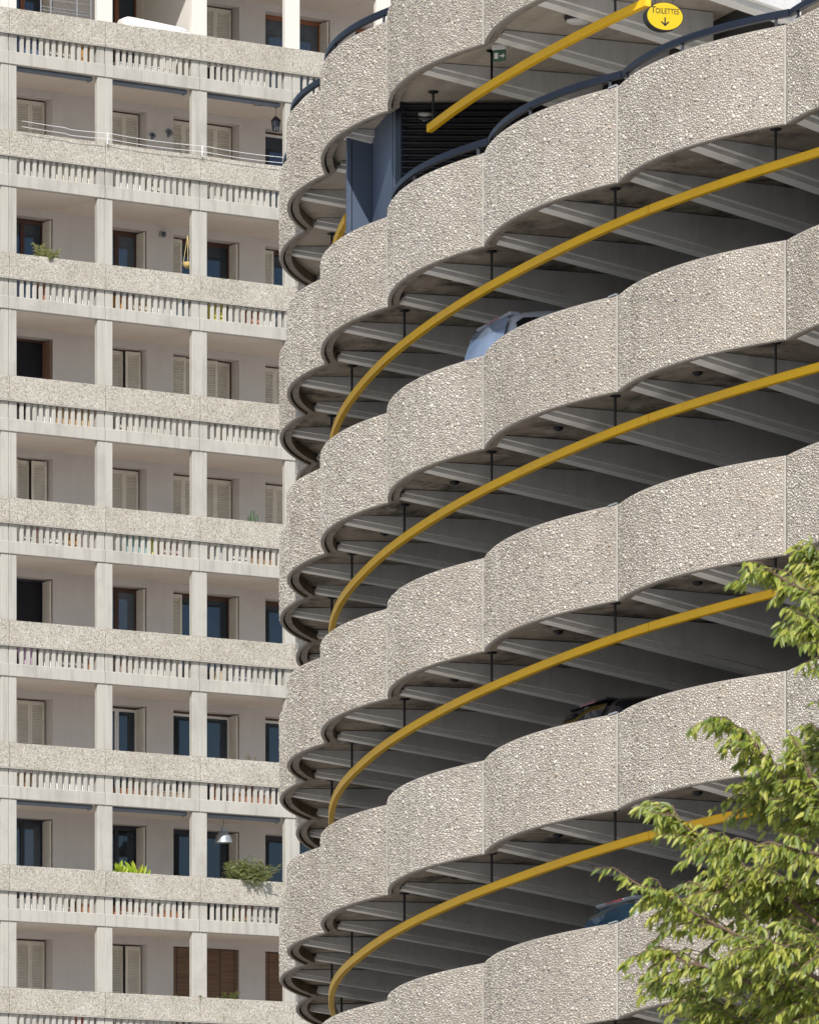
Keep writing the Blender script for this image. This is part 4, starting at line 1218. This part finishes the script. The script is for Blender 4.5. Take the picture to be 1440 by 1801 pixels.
for a in [('cupboard', 0, 40, 32, .40, BLU, 'dark blue'), ('crate', 0, 88, 36, .48, (.6, .55, .48), 'pale'), ('bin', 0, 154, 9, .5, ORG, 'orange'), ('trough', 0, 206, 100, .22, WHT, 'white'),
          ('bin', 0, 372, 30, .42, DRK, 'black'), ('trough', 0, 414, 60, .36, WHT, 'white'),
          ('cupboard', 1, 92, 68, .47, (.74, .72, .62), 'cream'), ('crate', 1, 260, 28, .40, (.66, .64, .58), 'pale'), ('trough', 1, 374, 22, .2, WHT, 'white'), ('cupboard', 1, 420, 56, .52, (.66, .64, .60), 'pale grey'),
          ('bin', 2, 38, 18, .5, BLU, 'blue'), ('cupboard', 2, 84, 46, .54, WHT, 'white'), ('trough', 2, 142, 24, .34, WHT, 'white'), ('bin', 2, 206, 22, .44, ORG, 'orange'), ('cupboard', 2, 268, 44, .5, WHT, 'white'), ('bin', 2, 312, 18, .42, (.30, .42, .5), 'grey blue'),
          ('crate', 2, 378, 18, .50, YEL, 'lime yellow'), ('crate', 2, 436, 20, .44, (.55, .22, .16), 'red'), ('bin', 2, 412, 14, .48, WHT, 'white'),
          ('cupboard', 3, 62, 30, .5, WHT, 'white'), ('cupboard', 3, 100, 66, .5, (.60, .42, .24), 'light wooden'), ('cupboard', 3, 226, 76, .52, (.70, .67, .60), 'cream'), ('cupboard', 3, 400, 80, .50, (.70, .68, .62), 'cream'),
          ('crate', 4, 78, 34, .46, WHT, 'white'), ('bin', 4, 60, 12, .5, RED, 'red'), ('crate', 4, 118, 26, .42, ORG, 'orange'), ('cupboard', 4, 222, 40, .5, TEAL, 'turquoise'), ('bin', 4, 266, 16, .5, YEL, 'lime yellow'), ('crate', 4, 288, 28, .46, (.66, .50, .48), 'pinkish'), ('crate', 4, 408, 30, .48, WHT, 'white'), ('cupboard', 4, 440, 46, .44, BRN, 'brown'),
          ('bin', 5, 40, 26, .5, PNK, 'lilac'), ('cupboard', 5, 80, 22, .5, WHT, 'white'), ('trough', 5, 150, 16, .34, TER, 'terracotta'), ('cupboard', 5, 236, 68, .48, (.64, .62, .57), 'pale'), ('bin', 5, 378, 26, .34, (.62, .5, .36), 'tan'), ('crate', 5, 412, 30, .5, (.5, .5, .58), 'grey'),
          ('bin', 6, 40, 22, .44, BRN, 'brown'), ('cupboard', 6, 78, 84, .5, WHT, 'white'), ('trough', 6, 210, 40, .22, TER, 'terracotta'), ('trough', 6, 262, 66, .22, (.40, .3, .2), 'brown'), ('trough', 6, 412, 68, .30, TER, 'terracotta'), ('bin', 6, 380, 14, .4, WHT, 'white'),
          ('trough', 7, 38, 44, .34, WHT, 'white'), ('trough', 7, 100, 14, .24, WHT, 'narrow white'), ('trough', 7, 140, 22, .30, TER, 'terracotta'), ('trough', 7, 216, 50, .16, WHT, 'white'), ('trough', 7, 286, 36, .26, TER, 'terracotta'), ('trough', 7, 396, 40, .14, GRN, 'green'),
          ('cupboard', 1, 40, 40, .46, (.5, .48, .46), 'grey'), ('cupboard', 1, 208, 44, .5, WHT, 'white'), ('crate', 2, 234, 26, .4, (.6, .5, .36), 'straw coloured'), ('trough', 2, 462, 24, .3, WHT, 'white'),
          ('bin', 3, 38, 20, .44, DRK, 'black'), ('crate', 3, 206, 18, .42, (.55, .52, .48), 'grey'), ('bin', 3, 376, 18, .5, (.6, .58, .55), 'pale'), ('crate', 4, 38, 20, .5, (.66, .64, .62), 'pale grey'), ('bin', 4, 206, 14, .5, WHT, 'white'), ('bin', 4, 376, 26, .46, (.5, .52, .55), 'grey'),
          ('crate', 5, 106, 40, .46, (.46, .42, .40), 'grey'), ('bin', 5, 206, 26, .46, (.40, .32, .26), 'brown'), ('cupboard', 5, 444, 40, .46, (.6, .58, .54), 'pale'), ('bin', 7, 84, 14, .4, (.5, .5, .48), 'grey'), ('crate', 7, 440, 40, .42, (.42, .40, .38), 'grey'),
          ('crate', 8, 60, 22, .5, WHT, 'white'), ('bin', 8, 140, 14, .52, RED, 'red'), ('cupboard', 8, 84, 40, .5, WHT, 'white')]:
    clutter(*a)
for q, (i, px, mt, lab) in enumerate([(6, 240, 'bright_leaf', 'green sprawling plant behind the balusters, middle bay above the awnings'), (6, 290, 'dark_leaf', 'dark green plant behind the balusters left of the column, above the awnings'),
                       (6, 445, 'dry_leaf', 'reddish plant behind the balusters, right hand bay above the dome lamp'), (7, 126, 'bright_leaf', 'bright green plant behind the balusters, leftmost bay of the second lowest railing'),
                       (7, 280, 'dark_leaf', 'dark green plant behind the balusters, middle bay of the second lowest railing'), (7, 412, 'bright_leaf', 'low green plant behind the balusters, right hand bay of the second lowest railing')]):
    potted(lab, u_of(px, .28), .28, FLOOR(i), .1, .16, 9, .10, .05, mt, .9, .36, seed=40 + q)

# ------------------------------------------------------------------ tree in the foreground
TY = 45.0
trng = random.Random(21)
tree = thing('tree', 'leafy yellow green tree in the foreground at the bottom right', 'tree', (3.35, TY + .4, 0))
TB = tree.location
def tp(px, py, dy=0.0): return at(px, py, TY + dy) - TB
tr = MB()
tr.tube([(0, 0, 0), (.02, .0, 1.2), (-.05, .02, 2.6), (.05, 0, 4.0), (-.03, .03, 5.4), (.12, 0, 7.0), (.3, .1, 8.6)], [.17, .145, .125, .105, .08, .05, .02], 12)
tr.build('trunk', M['bark'], tree, True)
# boughs: from the trunk outwards, given by the points their tips reach
BOUGH = [((1500, 1760), (1300, 1640), (1045, 1535), -.5), ((1520, 1700), (1330, 1540), (1130, 1435), .2), ((1530, 1520), (1400, 1400), (1248, 1270), -.2), ((1540, 1640), (1360, 1580), (1180, 1600), .5),
         ((1520, 1800), (1330, 1720), (1120, 1680), -.3), ((1520, 1850), (1320, 1790), (1150, 1740), .4), ((1610, 1190), (1480, 1070), (1320, 1010), .1), ((1610, 1230), (1490, 1140), (1360, 1110), -.4),
         ((1550, 1480), (1430, 1420), (1290, 1400), .3), ((1540, 1560), (1420, 1470), (1240, 1490), -.6), ((1530, 1900), (1380, 1820), (1200, 1790), .0), ((1580, 1480), (1490, 1360), (1400, 1310), .5),
         ((1540, 1700), (1400, 1660), (1260, 1680), -.7), ((1610, 1140), (1500, 1030), (1390, 985), .4), ((1540, 1600), (1400, 1530), (1200, 1560), .0), ((1530, 1760), (1400, 1700), (1220, 1740), .7),
         ((1560, 1540), (1470, 1450), (1360, 1340), -.3), ((1540, 1620), (1450, 1560), (1330, 1600), .3), ((1560, 1850), (1460, 1760), (1340, 1760), -.2), ((1560, 1700), (1480, 1640), (1390, 1660), .6),
         ((1570, 1500), (1490, 1420), (1400, 1440), .1)]
leaves = []
def leaves_on(pts, n, size):
    for q in range(n):
        f = trng.uniform(.12, 1.0) * (len(pts) - 1); i = min(int(f), len(pts) - 2)
        p = pts[i].lerp(pts[i + 1], f - i)
        axis = (pts[i + 1] - pts[i]).normalized()
        side = trng.choice((-1, 1))
        d = axis * trng.uniform(.1, .8) + Vector((side * trng.uniform(.05, .5) - .12, trng.uniform(-.6, .4), -trng.uniform(.25, 1.15)))
        leaves.append((p, d, size * trng.uniform(.5, 1.35)))
br = MB(); tw = MB()
for (a, b, c, dy) in BOUGH:
    pa, pb, pc = tp(*a, dy * .3), tp(*b, dy * .8), tp(c[0] + 44, c[1], dy)
    pts = []
    for q in range(9):
        f = q / 8
        pts.append(pa * (1 - f) ** 2 + pb * 2 * f * (1 - f) + pc * f * f + Vector((trng.uniform(-.02, .02), 0, trng.uniform(-.02, .02))))
    root = Vector((pa.x * 0 + .02, 0, max(3.0, pa.z - .9)))
    br.tube([root, root.lerp(pa, .5) + Vector((0, 0, -.05))] + pts, [.04, .03] + [.018 - .0018 * q for q in range(9)], 7)
    br.build('branch', M['bark'], tree, True); br = MB()
    leaves_on(pts[1:], 80, .080)
    for q in range(30):
        f = trng.uniform(.2, 1.0) * 8; i = min(int(f), 7)
        p = pts[i].lerp(pts[i + 1], f - i)
        ax = (pts[i + 1] - pts[i]).normalized()
        dr = (ax * trng.uniform(.5, 1.1) + Vector((trng.uniform(-.5, .25), trng.uniform(-.7, .7), trng.uniform(-.55, .5)))).normalized()
        Ln = trng.uniform(.22, .5) * (1.15 - .45 * f / 8)
        tpts = [p, p + dr * Ln * .5 + Vector((0, 0, .02)), p + dr * Ln + Vector((0, 0, -.05))]
        tw.tube(tpts, [.006, .004, .002], 5)
        leaves_on(tpts, trng.randint(15, 27), .080)
o = tw.build('twigs', M['bark'], tree); o['kind'] = 'stuff'
leaves.sort(key=lambda q: -q[2] + (q[0].y) * .05)
vis = [q for q in leaves if CX + F_PX * (q[0].x + TB.x) / (q[0].y + TB.y) < 1436 and HORIZON - F_PX * (q[0].z - EYE) / (q[0].y + TB.y) < 1790]
big = set(id(q) for q in vis[:300])
def one_leaf(L, W):
    m = MB(); leaf_card(m, Vector((0, 0, 0)), Vector((1, 0, 0)), Vector((0, 0, 1)), L, W, .22); me = m.mesh('leaf', True); me.materials.append(M['tree_leaf']); return me
leaf_me = [one_leaf(1, w) for w in (.26, .32, .22, .29)]
fo = MB()
for q in leaves:
    p, d, L = q
    if id(q) in big:
        o = link('leaf', trng.choice(leaf_me), None, tree, p)
        d = d.normalized(); up = Vector((trng.uniform(-.5, .5), -.6, .6))
        s = d.cross(up).normalized(); n = s.cross(d).normalized()
        o.rotation_euler = Matrix((d, -s, n)).transposed().to_euler(); o.scale = (L, L, L)
    else:
        leaf_card(fo, p, d, Vector((trng.uniform(-.5, .5), -.6, .6)), L, L * trng.uniform(.22, .33), .22)
o = fo.build('foliage', M['tree_leaf'], tree, True); o['kind'] = 'stuff'
